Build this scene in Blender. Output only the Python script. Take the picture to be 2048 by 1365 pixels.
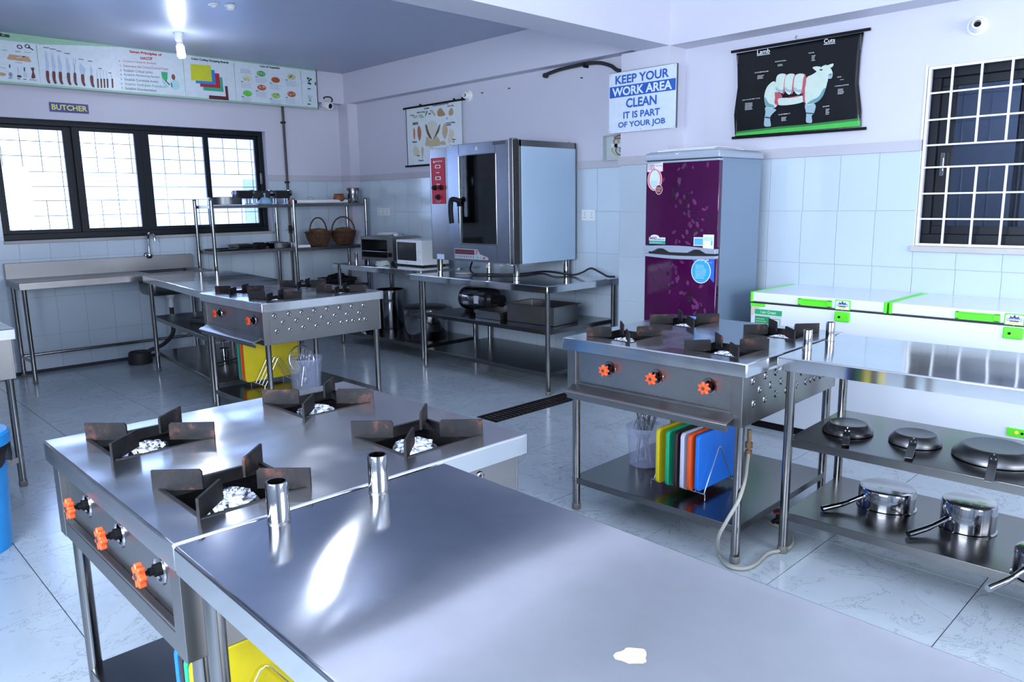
import bpy, math, random
from mathutils import Vector, Matrix, Euler
random.seed(7)
PI = math.pi
for o in list(bpy.data.objects): bpy.data.objects.remove(o)
SC = bpy.context.scene
COL = SC.collection

# ------------------------------------------------------------------ camera
FPX, YAW, PIT, ROL, CH = 1519.24, math.radians(44.1428), math.radians(-10.3515), math.radians(-0.8615), 1.5
_f = Vector((math.sin(YAW)*math.cos(PIT), math.cos(YAW)*math.cos(PIT), math.sin(PIT)))
_r = _f.cross(Vector((0, 0, 1))).normalized(); _u = _r.cross(_f)
CR = _r*math.cos(ROL)+_u*math.sin(ROL); CU = -_r*math.sin(ROL)+_u*math.cos(ROL); CF = _f
cam_data = bpy.data.cameras.new('camera'); cam = bpy.data.objects.new('camera', cam_data); COL.objects.link(cam)
cam_data.sensor_width = 36; cam_data.lens = FPX/2048*36; cam_data.clip_start = 0.05; cam_data.clip_end = 200
cam.matrix_world = Matrix(((CR.x, CU.x, -CF.x, 0), (CR.y, CU.y, -CF.y, 0), (CR.z, CU.z, -CF.z, CH), (0, 0, 0, 1)))
SC.camera = cam

# ------------------------------------------------------------------ world, light, exposure
w = bpy.data.worlds.new('sky'); SC.world = w; w.use_nodes = True
bg = w.node_tree.nodes['Background']; bg.inputs[0].default_value = (0.58, 0.73, 1.0, 1); bg.inputs[1].default_value = 3.8
SC.view_settings.view_transform = 'Standard'; SC.view_settings.look = 'None'
SC.view_settings.gamma = 1; SC.view_settings.use_curve_mapping = False
SC.view_settings.exposure = 0.27
def area(name, loc, rot, sx, sy, power, color):
    d = bpy.data.lights.new(name, 'AREA'); d.shape = 'RECTANGLE'; d.size = sx; d.size_y = sy; d.energy = power; d.color = color
    o = bpy.data.objects.new(name, d); o.location = loc; o.rotation_euler = rot; COL.objects.link(o); return o
DAY = (0.74, 0.84, 1.0)
area('daylight_fill_left', (-1.28, 0.7, 1.75), (0, -PI/2, 0), 1.15, 2.6, 235, DAY)      # side and rear: lamps added in unseen openings, standing in for daylight
area('daylight_fill_rear', (2.6, -2.68, 1.75), (PI/2, 0, 0), 3.2, 1.3, 112, (0.90, 0.94, 1.0))
area('daylight_window', (2.8, 8.32, 1.78), (-PI/2, 0, 0), 2.4, 0.95, 26, (0.26, 0.43, 1.0))

# ------------------------------------------------------------------ pixel -> world helpers (2048 x 1365 frame)
def _ray(x, y): return CR*((x-1024)/FPX) + CU*(-(y-682.5)/FPX) + CF
def atz(x, y, Z): d = _ray(x, y); return Vector((0, 0, CH)) + d*((Z-CH)/d.z)
def atx(x, y, X): d = _ray(x, y); return Vector((0, 0, CH)) + d*(X/d.x)
def aty(x, y, Y): d = _ray(x, y); return Vector((0, 0, CH)) + d*(Y/d.y)

# ------------------------------------------------------------------ materials
def _new(name):
    m = bpy.data.materials.new(name); m.use_nodes = True
    nt = m.node_tree; b = nt.nodes['Principled BSDF']; return m, nt, b
def _coord(nt, scale, kind='Object'):
    tc = nt.nodes.new('ShaderNodeTexCoord'); mp = nt.nodes.new('ShaderNodeMapping'); mp.inputs['Scale'].default_value = scale
    nt.links.new(tc.outputs[kind], mp.inputs[0]); return mp.outputs[0]
def _noise(nt, vec, sc, det=4, rough=.6, dist=0):
    n = nt.nodes.new('ShaderNodeTexNoise'); n.inputs['Scale'].default_value = sc; n.inputs['Detail'].default_value = det
    n.inputs['Roughness'].default_value = rough; n.inputs['Distortion'].default_value = dist
    nt.links.new(vec, n.inputs['Vector']); return n.outputs['Fac']
def _ramp(nt, fac, stops):
    r = nt.nodes.new('ShaderNodeValToRGB'); e = r.color_ramp.elements
    while len(e) < len(stops): e.new(.5)
    for i, (p, c) in enumerate(stops):
        e[i].position = p; e[i].color = c if len(c) == 4 else (*c, 1)
    nt.links.new(fac, r.inputs[0]); return r.outputs[0]
def _range(nt, fac, a, b):
    r = nt.nodes.new('ShaderNodeMapRange'); r.inputs[3].default_value = a; r.inputs[4].default_value = b
    nt.links.new(fac, r.inputs[0]); return r.outputs[0]
def _bump(nt, b, h, strength, dist=.01):
    n = nt.nodes.new('ShaderNodeBump'); n.inputs['Strength'].default_value = strength; n.inputs['Distance'].default_value = dist
    nt.links.new(h, n.inputs['Height']); nt.links.new(n.outputs[0], b.inputs['Normal']); return n
def plain(name, col, rough=.5, metal=0, var=.08, sc=6, coat=0, bump=0, trans=0, alpha=1, spec=.5):
    m, nt, b = _new(name)
    v = _coord(nt, (1, 1, 1)); f = _noise(nt, v, sc)
    c0 = [max(0, x*(1-var)) for x in col]; c1 = [min(1, x*(1+var)) for x in col]
    nt.links.new(_ramp(nt, f, [(.3, c0), (.7, c1)]), b.inputs['Base Color'])
    b.inputs['Roughness'].default_value = rough; b.inputs['Metallic'].default_value = metal
    b.inputs['Coat Weight'].default_value = coat; b.inputs['Transmission Weight'].default_value = trans
    b.inputs['Alpha'].default_value = alpha; b.inputs['Specular IOR Level'].default_value = spec
    if bump: _bump(nt, b, f, bump)
    return m
def steel(name, col=(.62, .64, .68), r0=.2, r1=.34, stretch=(2, 60, 60), bump=.04, wave=0, wsc=3, aniso=0, axis='X'):
    m, nt, b = _new(name)
    v = _coord(nt, stretch); f = _noise(nt, v, 8, 3, .6)
    f2 = _noise(nt, _coord(nt, (1, 1, 1)), 3.5, 5, .65)
    nt.links.new(_ramp(nt, f2, [(.3, [x*.86 for x in col]), (.65, col)]), b.inputs['Base Color'])
    mx = nt.nodes.new('ShaderNodeMath'); mx.operation = 'MULTIPLY_ADD'; nt.links.new(f, mx.inputs[0]); mx.inputs[1].default_value = (r1-r0)*.6
    nt.links.new(_range(nt, f2, r0-.03, r0+(r1-r0)*.6), mx.inputs[2]); nt.links.new(mx.outputs[0], b.inputs['Roughness'])
    b.inputs['Metallic'].default_value = 1
    if aniso:
        tg = nt.nodes.new('ShaderNodeTangent'); tg.direction_type = 'RADIAL'; tg.axis = axis
        b.inputs['Anisotropic'].default_value = aniso; nt.links.new(tg.outputs[0], b.inputs['Tangent'])
    n1 = _bump(nt, b, f, bump, .002)
    if wave:
        fw = _noise(nt, _coord(nt, (1, 1, .3)), wsc, 1, .4)
        n2 = nt.nodes.new('ShaderNodeBump'); n2.inputs['Strength'].default_value = wave; n2.inputs['Distance'].default_value = .02
        nt.links.new(fw, n2.inputs['Height']); nt.links.new(n2.outputs[0], n1.inputs['Normal'])
    return m
M = {}
M['steel'] = steel('brushed_steel', (.29, .285, .28), .28, .38, (1, 1, 30), .005)
M['steel_top'] = steel('worktop_steel', (.76, .77, .78), .085, .12, (1.5, 25, 1), .002, .20, 2.0, .92, 'X')
M['steel_wavy'] = steel('hob_steel', (.70, .71, .72), .16, .24, (1.5, 25, 1), .004, .7, 3.5, .5, 'Y')
M['steel_shelf'] = steel('shelf_steel', (.18, .178, .175), .16, .28, (1, 40, 1), .01, .2, 2)
M['steel_pol'] = steel('polished_steel', (.38, .38, .39), .08, .16, (2, 2, 30), .02)
M['steel_dull'] = steel('dull_aluminium', (.20, .20, .205), .3, .45)
M['tube'] = steel('steel_tube', (.27, .265, .26), .14, .22, (8, 8, 1), .01)
M['chrome'] = plain('chrome', (.5, .51, .53), .08, 1, .03)
M['cutlery'] = plain('dark_cutlery_steel', (.30, .31, .34), .3, 1, .1)
M['wire'] = plain('bright_wire', (.75, .76, .78), .22, 1, .03)
M['foil'] = plain('crumpled_foil', (.88, .9, .93), .14, 1, .05, 30)
M['black'] = plain('black_plastic', (.006, .006, .007), .6, spec=.2)
M['rubber'] = plain('black_rubber', (.018, .018, .02), .6)
M['nonstick'] = plain('nonstick_coating', (.012, .012, .014), .22)
M['blackframe'] = plain('black_aluminium', (.006, .009, .014), .4, spec=.25)
M['knob'] = plain('orange_red_plastic', (.85, .085, .015), .35, 0, .05)
M['white'] = plain('white_plastic', (.78, .79, .8), .35, 0, .03)
M['whitegloss'] = plain('white_enamel', (.74, .78, .84), .18, 0, .02, 3, .3)
M['whitepaint'] = plain('white_grille_paint', (.75, .75, .76), .45, 0, .12, 25)
M['paper'] = plain('white_paper', (.8, .81, .83), .6, 0, .02)
M['green'] = plain('lime_green_plastic', (.12, .75, .03), .3, 0, .05)
M['red'] = plain('red_panel', (.36, .004, .02), .55, 0, .05)
M['foot'] = plain('grey_knurled_plastic', (.13, .13, .12), .5, 0, .3, 200)
def rusty(name):
    m, nt, b = _new(name)
    v = _coord(nt, (1, 1, 1)); f = _noise(nt, v, 13, 6, .7, .4); f2 = _noise(nt, v, 60, 4)
    c = _ramp(nt, f, [(.46, (.004, .004, .005)), (.56, (.012, .008, .008)), (.68, (.08, .03, .02)), (.84, (.22, .10, .07))])
    nt.links.new(c, b.inputs['Base Color']); b.inputs['Roughness'].default_value = .6; b.inputs['Metallic'].default_value = .1; b.inputs['Specular IOR Level'].default_value = .3
    _bump(nt, b, f2, .2, .003); return m
M['rust'] = rusty('rusted_iron')
M['iron'] = plain('black_iron', (.015, .014, .015), .5, .3, .4, 30, bump=.1)
def stained_wall(name, base, stain=.04, rough=.55):
    m, nt, b = _new(name)
    v = _coord(nt, (1, 1, 1)); f = _noise(nt, v, 1.3, 5, .6)
    nt.links.new(_ramp(nt, f, [(.3, [x*(1-stain) for x in base]), (.7, base)]), b.inputs['Base Color'])
    b.inputs['Roughness'].default_value = rough; _bump(nt, b, _noise(nt, v, 60, 3), .05, .003); return m
M['wall'] = stained_wall('painted_plaster', (.58, .575, .66))
M['ceiling'] = stained_wall('shaded_ceiling_paint', (.37, .42, .56), .05, .35)  # white ceiling darkened here, its shade is put into the colour
M['band'] = stained_wall('plaster_ledge', (.50, .49, .54), .15)
M['grout'] = plain('tile_grout', (.42, .44, .48), .8)
def tile_mat(name, base, rough, vein, vsc=2.2, random_amt=.05):
    m, nt, b = _new(name)
    oi = nt.nodes.new('ShaderNodeObjectInfo'); tc = nt.nodes.new('ShaderNodeTexCoord')
    add = nt.nodes.new('ShaderNodeVectorMath'); add.operation = 'MULTIPLY_ADD'
    cmb = nt.nodes.new('ShaderNodeCombineXYZ')
    for i in range(3): nt.links.new(oi.outputs['Random'], cmb.inputs[i])
    nt.links.new(cmb.outputs[0], add.inputs[0]); add.inputs[1].default_value = (37, 53, 11); nt.links.new(tc.outputs['Object'], add.inputs[2])
    f = _noise(nt, add.outputs[0], vsc, 8, .65, 1.6)
    g = vein
    c = _ramp(nt, f, [(.3, [x*.93 for x in base]), (.492, base), (.5, [x*(1-g) for x in base]), (.508, base), (.75, [min(1, x*1.05) for x in base])]) if g else _ramp(nt, f, [(.3, [x*.98 for x in base]), (.7, base)])
    mul = nt.nodes.new('ShaderNodeMixRGB'); mul.blend_type = 'MULTIPLY'; mul.inputs[0].default_value = 1
    nt.links.new(c, mul.inputs[1]); nt.links.new(_range(nt, oi.outputs['Random'], 1-random_amt, 1), mul.inputs[2])
    nt.links.new(mul.outputs[0], b.inputs['Base Color']); b.inputs['Roughness'].default_value = rough
    return m
M['walltile'] = tile_mat('glazed_wall_tile', (.51, .60, .68), .14, 0, 2, .03)
M['floortile'] = tile_mat('marbled_floor_tile', (.45, .51, .56), .17, .45, 3.0, .05)
M['floorgrout'] = plain('dark_floor_grout', (.10, .08, .09), .8)
def glass(name, tint, tr, rough=.02, refl=.08):
    m = bpy.data.materials.new(name); m.use_nodes = True; nt = m.node_tree; nt.nodes.clear()
    out = nt.nodes.new('ShaderNodeOutputMaterial'); t = nt.nodes.new('ShaderNodeBsdfTransparent'); t.inputs[0].default_value = (*tint, 1)
    g = nt.nodes.new('ShaderNodeBsdfGlossy'); g.inputs['Roughness'].default_value = rough
    fr = nt.nodes.new('ShaderNodeFresnel'); fr.inputs[0].default_value = 1.5
    sm = nt.nodes.new('ShaderNodeTexNoise'); sm.inputs['Scale'].default_value = 4
    ad = nt.nodes.new('ShaderNodeMath'); ad.operation = 'MULTIPLY_ADD'; ad.inputs[1].default_value = refl; 
    nt.links.new(sm.outputs['Fac'], ad.inputs[0]); nt.links.new(fr.outputs[0], ad.inputs[2])
    mx = nt.nodes.new('ShaderNodeMixShader'); nt.links.new(ad.outputs[0], mx.inputs[0]); nt.links.new(t.outputs[0], mx.inputs[1]); nt.links.new(g.outputs[0], mx.inputs[2])
    nt.links.new(mx.outputs[0], out.inputs[0]); return m
M['glass'] = glass('window_glass', (.93, .96, 1), 1)
M['darkglass'] = glass('tinted_window_glass', (.50, .55, .62), 1, .03, .05)
M['ovenglass'] = glass('oven_door_glass', (.70, .80, .82), 1, .03, .05)
def translucent(name, col, a):
    m = bpy.data.materials.new(name); m.use_nodes = True; nt = m.node_tree; nt.nodes.clear()
    out = nt.nodes.new('ShaderNodeOutputMaterial'); t = nt.nodes.new('ShaderNodeBsdfTransparent')
    b = nt.nodes.new('ShaderNodeBsdfPrincipled'); b.inputs['Base Color'].default_value = (*col, 1); b.inputs['Roughness'].default_value = .25
    n = nt.nodes.new('ShaderNodeTexNoise'); n.inputs['Scale'].default_value = 8
    mr = nt.nodes.new('ShaderNodeMapRange'); mr.inputs[3].default_value = a-.03; mr.inputs[4].default_value = a+.03
    nt.links.new(n.outputs['Fac'], mr.inputs[0])
    mx = nt.nodes.new('ShaderNodeMixShader'); nt.links.new(mr.outputs[0], mx.inputs[0]); nt.links.new(t.outputs[0], mx.inputs[1]); nt.links.new(b.outputs[0], mx.inputs[2])
    nt.links.new(mx.outputs[0], out.inputs[0]); return m
M['clearplastic'] = translucent('clear_plastic', (.45, .50, .72), .36)
def emit(name, col, s):
    m = bpy.data.materials.new(name); m.use_nodes = True; nt = m.node_tree; nt.nodes.clear()
    out = nt.nodes.new('ShaderNodeOutputMaterial'); e = nt.nodes.new('ShaderNodeEmission'); e.inputs[0].default_value = (*col, 1); e.inputs[1].default_value = s
    n = nt.nodes.new('ShaderNodeTexNoise'); mr = nt.nodes.new('ShaderNodeMapRange'); mr.inputs[3].default_value = s*.98; mr.inputs[4].default_value = s*1.02
    nt.links.new(n.outputs['Fac'], mr.inputs[0]); nt.links.new(mr.outputs[0], e.inputs[1]); nt.links.new(e.outputs[0], out.inputs[0]); return m
M['lamp'] = emit('lit_lamp_tube', (.85, .9, 1), 24)
M['led'] = emit('orange_indicator', (1, .35, .05), 2)
_pc = {}
def paint(col, rough=.5):
    k = (tuple(round(c, 3) for c in col), rough)
    if k not in _pc: _pc[k] = plain('print_%02x%02x%02x' % tuple(int(min(1, c)*255) for c in col), col, rough, 0, .05, 20)
    return _pc[k]

# ------------------------------------------------------------------ mesh helpers
def ringbox(mb, ax, u0, u1, z0, z1, w, a, b, wb=None, wt=None):
    """rectangular frame without overlapping pieces; ax is the depth axis, a..b the depth range"""
    wb = w if wb is None else wb; wt = w if wt is None else wt
    for (p, q, s, t) in ((u0, u1, z0, z0+wb), (u0, u1, z1-wt, z1), (u0, u0+w, z0+wb, z1-wt), (u1-w, u1, z0+wb, z1-wt)):
        if ax == 'y': mb.box((p, a, s), (q, b, t))
        else: mb.box((a, p, s), (b, q, t))
    return mb
class MB:
    def __init__(s): s.v = []; s.f = []; s.m = []; s.mi = 0
    def mat(s, i): s.mi = i; return s
    def _add(s, vs, fs, X=None):
        n = len(s.v)
        s.v += [tuple(X @ Vector(p)) if X is not None else tuple(p) for p in vs]
        s.f += [tuple(i+n for i in f) for f in fs]; s.m += [s.mi]*len(fs); return s
    def box(s, a, b, X=None):
        x0, y0, z0 = (min(a[i], b[i]) for i in range(3)); x1, y1, z1 = (max(a[i], b[i]) for i in range(3))
        return s._add([(x0, y0, z0), (x1, y0, z0), (x1, y1, z0), (x0, y1, z0), (x0, y0, z1), (x1, y0, z1), (x1, y1, z1), (x0, y1, z1)],
                      [(0, 3, 2, 1), (4, 5, 6, 7), (0, 1, 5, 4), (1, 2, 6, 5), (2, 3, 7, 6), (3, 0, 4, 7)], X)
    def quad(s, a, b, c, d): return s._add([a, b, c, d], [(0, 1, 2, 3)])
    def lathe(s, prof, c=(0, 0, 0), n=24, X=None, squash=1):
        vs = []; fs = []
        for (r, z) in prof:
            for k in range(n):
                a = 2*PI*k/n; vs.append((c[0]+r*math.cos(a), c[1]+r*squash*math.sin(a), c[2]+z))
        for i in range(len(prof)-1):
            for k in range(n):
                k2 = (k+1) % n; fs.append((i*n+k, i*n+k2, (i+1)*n+k2, (i+1)*n+k))
        if prof[0][0] > 1e-5: fs.append(tuple(reversed(range(n))))
        if prof[-1][0] > 1e-5: fs.append(tuple((len(prof)-1)*n+k for k in range(n)))
        return s._add(vs, fs, X)
    def lathe_open(s, prof, c=(0, 0, 0), n=24, X=None):
        vs = []; fs = []
        for (r, z) in prof:
            for k in range(n):
                a = 2*PI*k/n; vs.append((c[0]+r*math.cos(a), c[1]+r*math.sin(a), c[2]+z))
        for i in range(len(prof)-1):
            for k in range(n):
                k2 = (k+1) % n; fs.append((i*n+k, i*n+k2, (i+1)*n+k2, (i+1)*n+k))
        return s._add(vs, fs, X)
    def cyl(s, p0, p1, r, r1=None, n=14):
        p0 = Vector(p0); p1 = Vector(p1); d = p1-p0; q = d.to_track_quat('Z', 'Y')
        X = Matrix.Translation(p0) @ q.to_matrix().to_4x4()
        return s.lathe([(r, 0), (r if r1 is None else r1, d.length)], (0, 0, 0), n, X)
    def tube(s, pts, r, n=8, close=False):
        pts = [Vector(p) for p in pts]; N = len(pts); rings = []; up = None
        for i, p in enumerate(pts):
            a = pts[(i-1) % N] if (i or close) else p; b = pts[(i+1) % N] if (i < N-1 or close) else p
            t = (b-a).normalized()
            if up is None: up = t.orthogonal().normalized()
            up = (up-t*up.dot(t)).normalized() if (up-t*up.dot(t)).length > 1e-6 else t.orthogonal().normalized()
            sd = t.cross(up); rr = r[i] if isinstance(r, (list, tuple)) else r
            rings.append([p+(up*math.cos(2*PI*k/n)+sd*math.sin(2*PI*k/n))*rr for k in range(n)])
        vs = [v for ring in rings for v in ring]; fs = []
        for i in range(N if close else N-1):
            j = (i+1) % N
            for k in range(n):
                k2 = (k+1) % n; fs.append((i*n+k, i*n+k2, j*n+k2, j*n+k))
        if not close: fs.append(tuple(reversed(range(n)))); fs.append(tuple((N-1)*n+k for k in range(n)))
        return s._add(vs, fs)
    def prism(s, poly, a, b, axis='z', X=None):
        n = len(poly)
        def P(u, v, w): return {'z': (u, v, w), 'y': (u, w, v), 'x': (w, u, v)}[axis]
        vs = [P(u, v, a) for u, v in poly]+[P(u, v, b) for u, v in poly]
        fs = [tuple(reversed(range(n))), tuple(range(n, 2*n))]+[(i, (i+1) % n, (i+1) % n+n, i+n) for i in range(n)]
        return s._add(vs, fs, X)
    def mesh(s, name, mats, smooth=35):
        me = bpy.data.meshes.new(name); me.from_pydata(s.v, [], s.f)
        for m in (mats if isinstance(mats, (list, tuple)) else [mats]): me.materials.append(m)
        me.polygons.foreach_set('material_index', s.m)
        if smooth:
            me.shade_smooth()
            try: me.set_sharp_from_angle(angle=math.radians(smooth))
            except Exception: pass
        me.update(); return me
    def build(s, name, mats, parent=None, bevel=0, smooth=35, segs=2, **kw):
        o = bpy.data.objects.new(name, s.mesh(name, mats, smooth)); COL.objects.link(o)
        if parent is not None: o.parent = parent
        if bevel:
            b = o.modifiers.new('bevel', 'BEVEL'); b.width = bevel; b.segments = segs; b.limit_method = 'ANGLE'; b.angle_limit = math.radians(50)
        for k, v in kw.items(): o[k] = v
        return o
def smoothpts(pts, k=4, close=False):
    P = [Vector(p) for p in pts]; N = len(P); out = []
    rng = range(N if close else N-1)
    for i in rng:
        p0 = P[(i-1) % N] if (close or i > 0) else P[0]; p1 = P[i]; p2 = P[(i+1) % N]; p3 = P[(i+2) % N] if (close or i+2 < N) else P[-1]
        for j in range(k):
            t = j/k; out.append(.5*((2*p1)+(p2-p0)*t+(2*p0-5*p1+4*p2-p3)*t*t+(-p0+3*p1-3*p2+p3)*t**3))
    if not close: out.append(P[-1])
    return out
def thing(name, label, cat, loc=(0, 0, 0), rotz=0, group=None, scale=None):
    o = bpy.data.objects.new(name, None); COL.objects.link(o); o.empty_display_size = .1
    o.location = loc; o.rotation_euler = (0, 0, rotz); o['label'] = label; o['category'] = cat
    if group: o['group'] = group
    if scale: o.scale = scale
    return o
def tag(o, label, cat, group=None):
    o['label'] = label; o['category'] = cat
    if group: o['group'] = group
    return o
def struct(o): o['kind'] = 'structure'; return o
def copy_tree(o, parent=None):
    c = o.copy(); COL.objects.link(c)
    if parent is not None: c.parent = parent
    for ch in list(o.children): copy_tree(ch, c)
    return c
def dup(root, loc, rotz, label, scale=None, group=None):
    c = copy_tree(root); c.location = loc; c.rotation_euler = (0, 0, rotz); c['label'] = label
    if scale: c.scale = scale
    if group: c['group'] = group
    return c
R90 = -PI/2          # things along the right wall: local x runs right (world -y), local y runs into the wall (world +x)
def loc_of(T, wpt):
    m = Matrix.Translation(T.location) @ Euler(T.rotation_euler).to_matrix().to_4x4() @ Matrix.Diagonal((*T.scale, 1))
    return m.inverted() @ Vector(wpt)
def text_mesh(s, bold=.015, space=1.0):
    c = bpy.data.curves.new('t', 'FONT'); c.body = s; c.size = 1; c.offset = bold; c.resolution_u = 3; c.space_character = space
    o = bpy.data.objects.new('t', c); COL.objects.link(o)
    me = bpy.data.meshes.new_from_object(o.evaluated_get(bpy.context.evaluated_depsgraph_get()))
    vs = [v.co.copy() for v in me.vertices]; fs = [tuple(p.vertices) for p in me.polygons]
    bpy.data.objects.remove(o); bpy.data.curves.remove(c); bpy.data.meshes.remove(me); return vs, fs
class Print:
    """flat print on a surface whose local frame is x right, z up, facing local -y"""
    def __init__(s): s.mb = MB(); s.mats = []; s.k = 0
    def _m(s, col):
        m = col if not isinstance(col, tuple) else paint(col)
        if m not in s.mats: s.mats.append(m)
        s.mb.mi = s.mats.index(m)
    def poly(s, pts, col, y=0, smooth=0):
        s._m(col); s.k += 1; y = y - s.k*2e-5
        if smooth: pts = [(p.x, p.y) for p in smoothpts([(a, b, 0) for a, b in pts], smooth, True)]
        s.mb._add([(a, y, b) for a, b in pts], [tuple(range(len(pts)))])
    def rect(s, x0, z0, x1, z1, col, y=0): s.poly([(x0, z0), (x1, z0), (x1, z1), (x0, z1)], col, y)
    def ell(s, cx, cz, rx, rz, col, y=0, n=18, rot=0):
        s.poly([(cx+rx*math.cos(a)*math.cos(rot)-rz*math.sin(a)*math.sin(rot), cz+rx*math.cos(a)*math.sin(rot)+rz*math.sin(a)*math.cos(rot)) for a in [2*PI*k/n for k in range(n)]], col, y)
    def line(s, pts, wd, col, y=0):
        for (a, b), (c, d) in zip(pts, pts[1:]):
            L = math.hypot(c-a, d-b) or 1; nx, nz = -(d-b)/L*wd/2, (c-a)/L*wd/2
            s.poly([(a+nx, b+nz), (a-nx, b-nz), (c-nx, d-nz), (c+nx, d+nz)], col, y)
    def text(s, t, x0, z0, x1, h, col, z1=None, y=0, bold=.015, slope=None, capfit=True):
        """fits the glyph box to x0..x1, bottom z0 (z1 at the right end), height h"""
        s._m(col); s.k += 1; y = y - s.k*2e-5
        vs, fs = text_mesh(t, bold)
        if not vs: return
        a = min(v.x for v in vs); b = max(v.x for v in vs); c = min(v.y for v in vs); d = max(v.y for v in vs)
        z1 = z0 if z1 is None else z1; out = []
        for v in vs:
            q = (v.x-a)/(b-a); out.append((x0+(x1-x0)*q, y, z0+(z1-z0)*q+h*(v.y-c)/(d-c)))
        s.mb._add(out, fs)
    def fine(s, x0, z0, x1, z1, rows, col, y=0, th=.45):
        k0 = s.k
        for i in range(rows):
            z = z1+(z0-z1)*(i+.5)/rows; x = x0; e = x1-(x1-x0)*random.random()*.25; hh = (z1-z0)/rows*th/2
            while x < e:
                wd = (x1-x0)*random.uniform(.08, .2); s.k = k0; s.rect(x, z-hh, min(x+wd, e), z+hh, col, y); x += wd+(x1-x0)*.035
    def build(s, name, parent, **kw): return s.mb.build(name, s.mats, parent, smooth=0, **kw)
# ------------------------------------------------------------------ room shell
XW, YW, CZ = 5.15, 8.05, 2.99          # right wall plane, window wall plane, ceiling
XL, YR = -1.2, -2.6                    # side wall and rear wall, both behind the camera's view
def slab(name, boxes, m, **kw):
    mb = MB()
    for a, b in boxes: mb.box(a, b)
    return struct(mb.build(name, m, smooth=0, **kw))
floor = slab('floor', [((XL-.2, YR-.2, -.12), (XW+.2, YW+.2, -.005))], M['floorgrout'])
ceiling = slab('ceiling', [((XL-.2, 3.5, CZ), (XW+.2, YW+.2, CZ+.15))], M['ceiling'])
slab('ceiling_near', [((XL-.2, YR-.2, CZ), (XW+.2, 3.499, CZ+.15))], stained_wall('reflected_ceiling_white', (.74, .75, .80)))  # unseen half kept bright so the near worktop has something light to reflect
WX0, WX1, WZ0, WZ1 = 1.52, 4.082, 1.225, 2.305          # window opening in the far wall
wall_far = slab('wall_far', [((XL-.2, YW, 0), (WX0, YW+.2, CZ)), ((WX1, YW, 0), (XW+.2, YW+.2, CZ)), ((WX0, YW, 0), (WX1, YW+.2, WZ0)), ((WX0, YW, WZ1), (WX1, YW+.2, CZ))], M['wall'])
VY0, VY1, VZ0, VZ1 = .05, 1.672, 1.195, 2.265            # barred window opening in the right wall
wall_right = slab('wall_right', [((XW, VY1, 0), (XW+.2, YW, CZ)), ((XW, YR-.2, 0), (XW+.2, VY0, CZ)), ((XW, VY0, 0), (XW+.2, VY1, VZ0)), ((XW, VY0, VZ1), (XW+.2, VY1, CZ))], M['wall'])
# side and rear walls out of view, with openings added to light the near side
lw = []
for a, b in ((YR-.2, -.6), (2.0, YW)): lw.append(((XL-.2, a, 0), (XL, b, CZ)))
for a, b in ((-.6, 2.0),): lw += [((XL-.2, a, 0), (XL, b, 1.1)), ((XL-.2, a, 2.4), (XL, b, CZ))]
M['dimwall'] = stained_wall('unseen_wall_grey', (.48, .52, .58))  # grey chosen for the unseen walls to dim reflections in the steel
wall_left = slab('wall_left', lw, M['dimwall'])
wall_rear = slab('wall_rear', [((XL, YR-.2, 0), (1.0, YR, CZ)), ((4.2, YR-.2, 0), (XW, YR, CZ)), ((1.0, YR-.2, 0), (4.2, YR, 1.1)), ((1.0, YR-.2, 2.4), (4.2, YR, CZ))], M['dimwall'])
# beams, pilaster, corner column
BF = 4.935
slab('ceiling_beam_cross', [((XL, 3.38, 2.615), (XW, 3.672, CZ))], M['wall'])
slab('ceiling_beam_right', [((BF, YR, 2.615), (XW, 3.38, CZ))], M['wall'])
slab('ceiling_beam_back', [((5.03, 3.672, 2.652), (XW, YW, CZ))], M['wall'])
slab('ceiling_beam_far', [((XL, 7.93, 2.652), (5.03, YW, CZ))], M['wall'])
pil = slab('wall_pilaster', [((BF, 3.38, 0), (XW, 3.82, 2.615))], M['wall'])
slab('wall_corner_column', [((5.02, 7.85, 0), (XW, YW, 2.652))], M['wall'])
# ------- wall tiles: every glazed tile is a piece of its wall
_tm = {}
def piece(parent, name, size, loc, mat, bev=.0015, shrink=.0015):
    key = (name, tuple(round(s, 3) for s in size), mat.name)
    if key not in _tm:
        a = [s/2-(shrink if s > .03 else 0) for s in size]
        _tm[key] = MB().box([-q for q in a], a).mesh(name, mat, 0)
    o = bpy.data.objects.new(name, _tm[key]); COL.objects.link(o); o.location = loc; o.parent = parent; return o
ROWS = [(0, .344), (.344, .70), (.70, 1.056), (1.056, 1.412), (1.412, 1.775)]
TW = .245; TT = .006
def tile_strip(parent, plane, c, u0, u1, start, hole=None):
    k0 = math.floor((u0-start)/TW); k1 = math.ceil((u1-start)/TW)
    for r, (za, zb) in enumerate(ROWS):
        sh = .004 if r % 2 else 0
        for k in range(k0, k1):
            a = max(u0, start+k*TW+sh); b = min(u1, start+(k+1)*TW+sh)
            if b-a < .012: continue
            cells = [(a, b, za, zb)]
            if hole:
                ha, hb, hz0, hz1 = hole
                if a < hb and b > ha and za < hz1 and zb > hz0:
                    cells = []
                    if hz0 > za: cells.append((a, b, za, hz0))
                    if hz1 < zb: cells.append((a, b, hz1, zb))
                    zz0, zz1 = max(za, hz0), min(zb, hz1)
                    if a < ha: cells.append((a, ha, zz0, zz1))
                    if b > hb: cells.append((hb, b, zz0, zz1))
            for (p, q, s, t) in cells:
                if q-p < .012 or t-s < .012: continue
                if plane == 'y': piece(parent, 'wall_tile', (q-p, TT, t-s), ((p+q)/2, c-TT/2, (s+t)/2), M['walltile'])
                else: piece(parent, 'wall_tile', (TT, q-p, t-s), (c-TT/2, (p+q)/2, (s+t)/2), M['walltile'])
_gm = paint((.36, .40, .48), .7)
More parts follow.
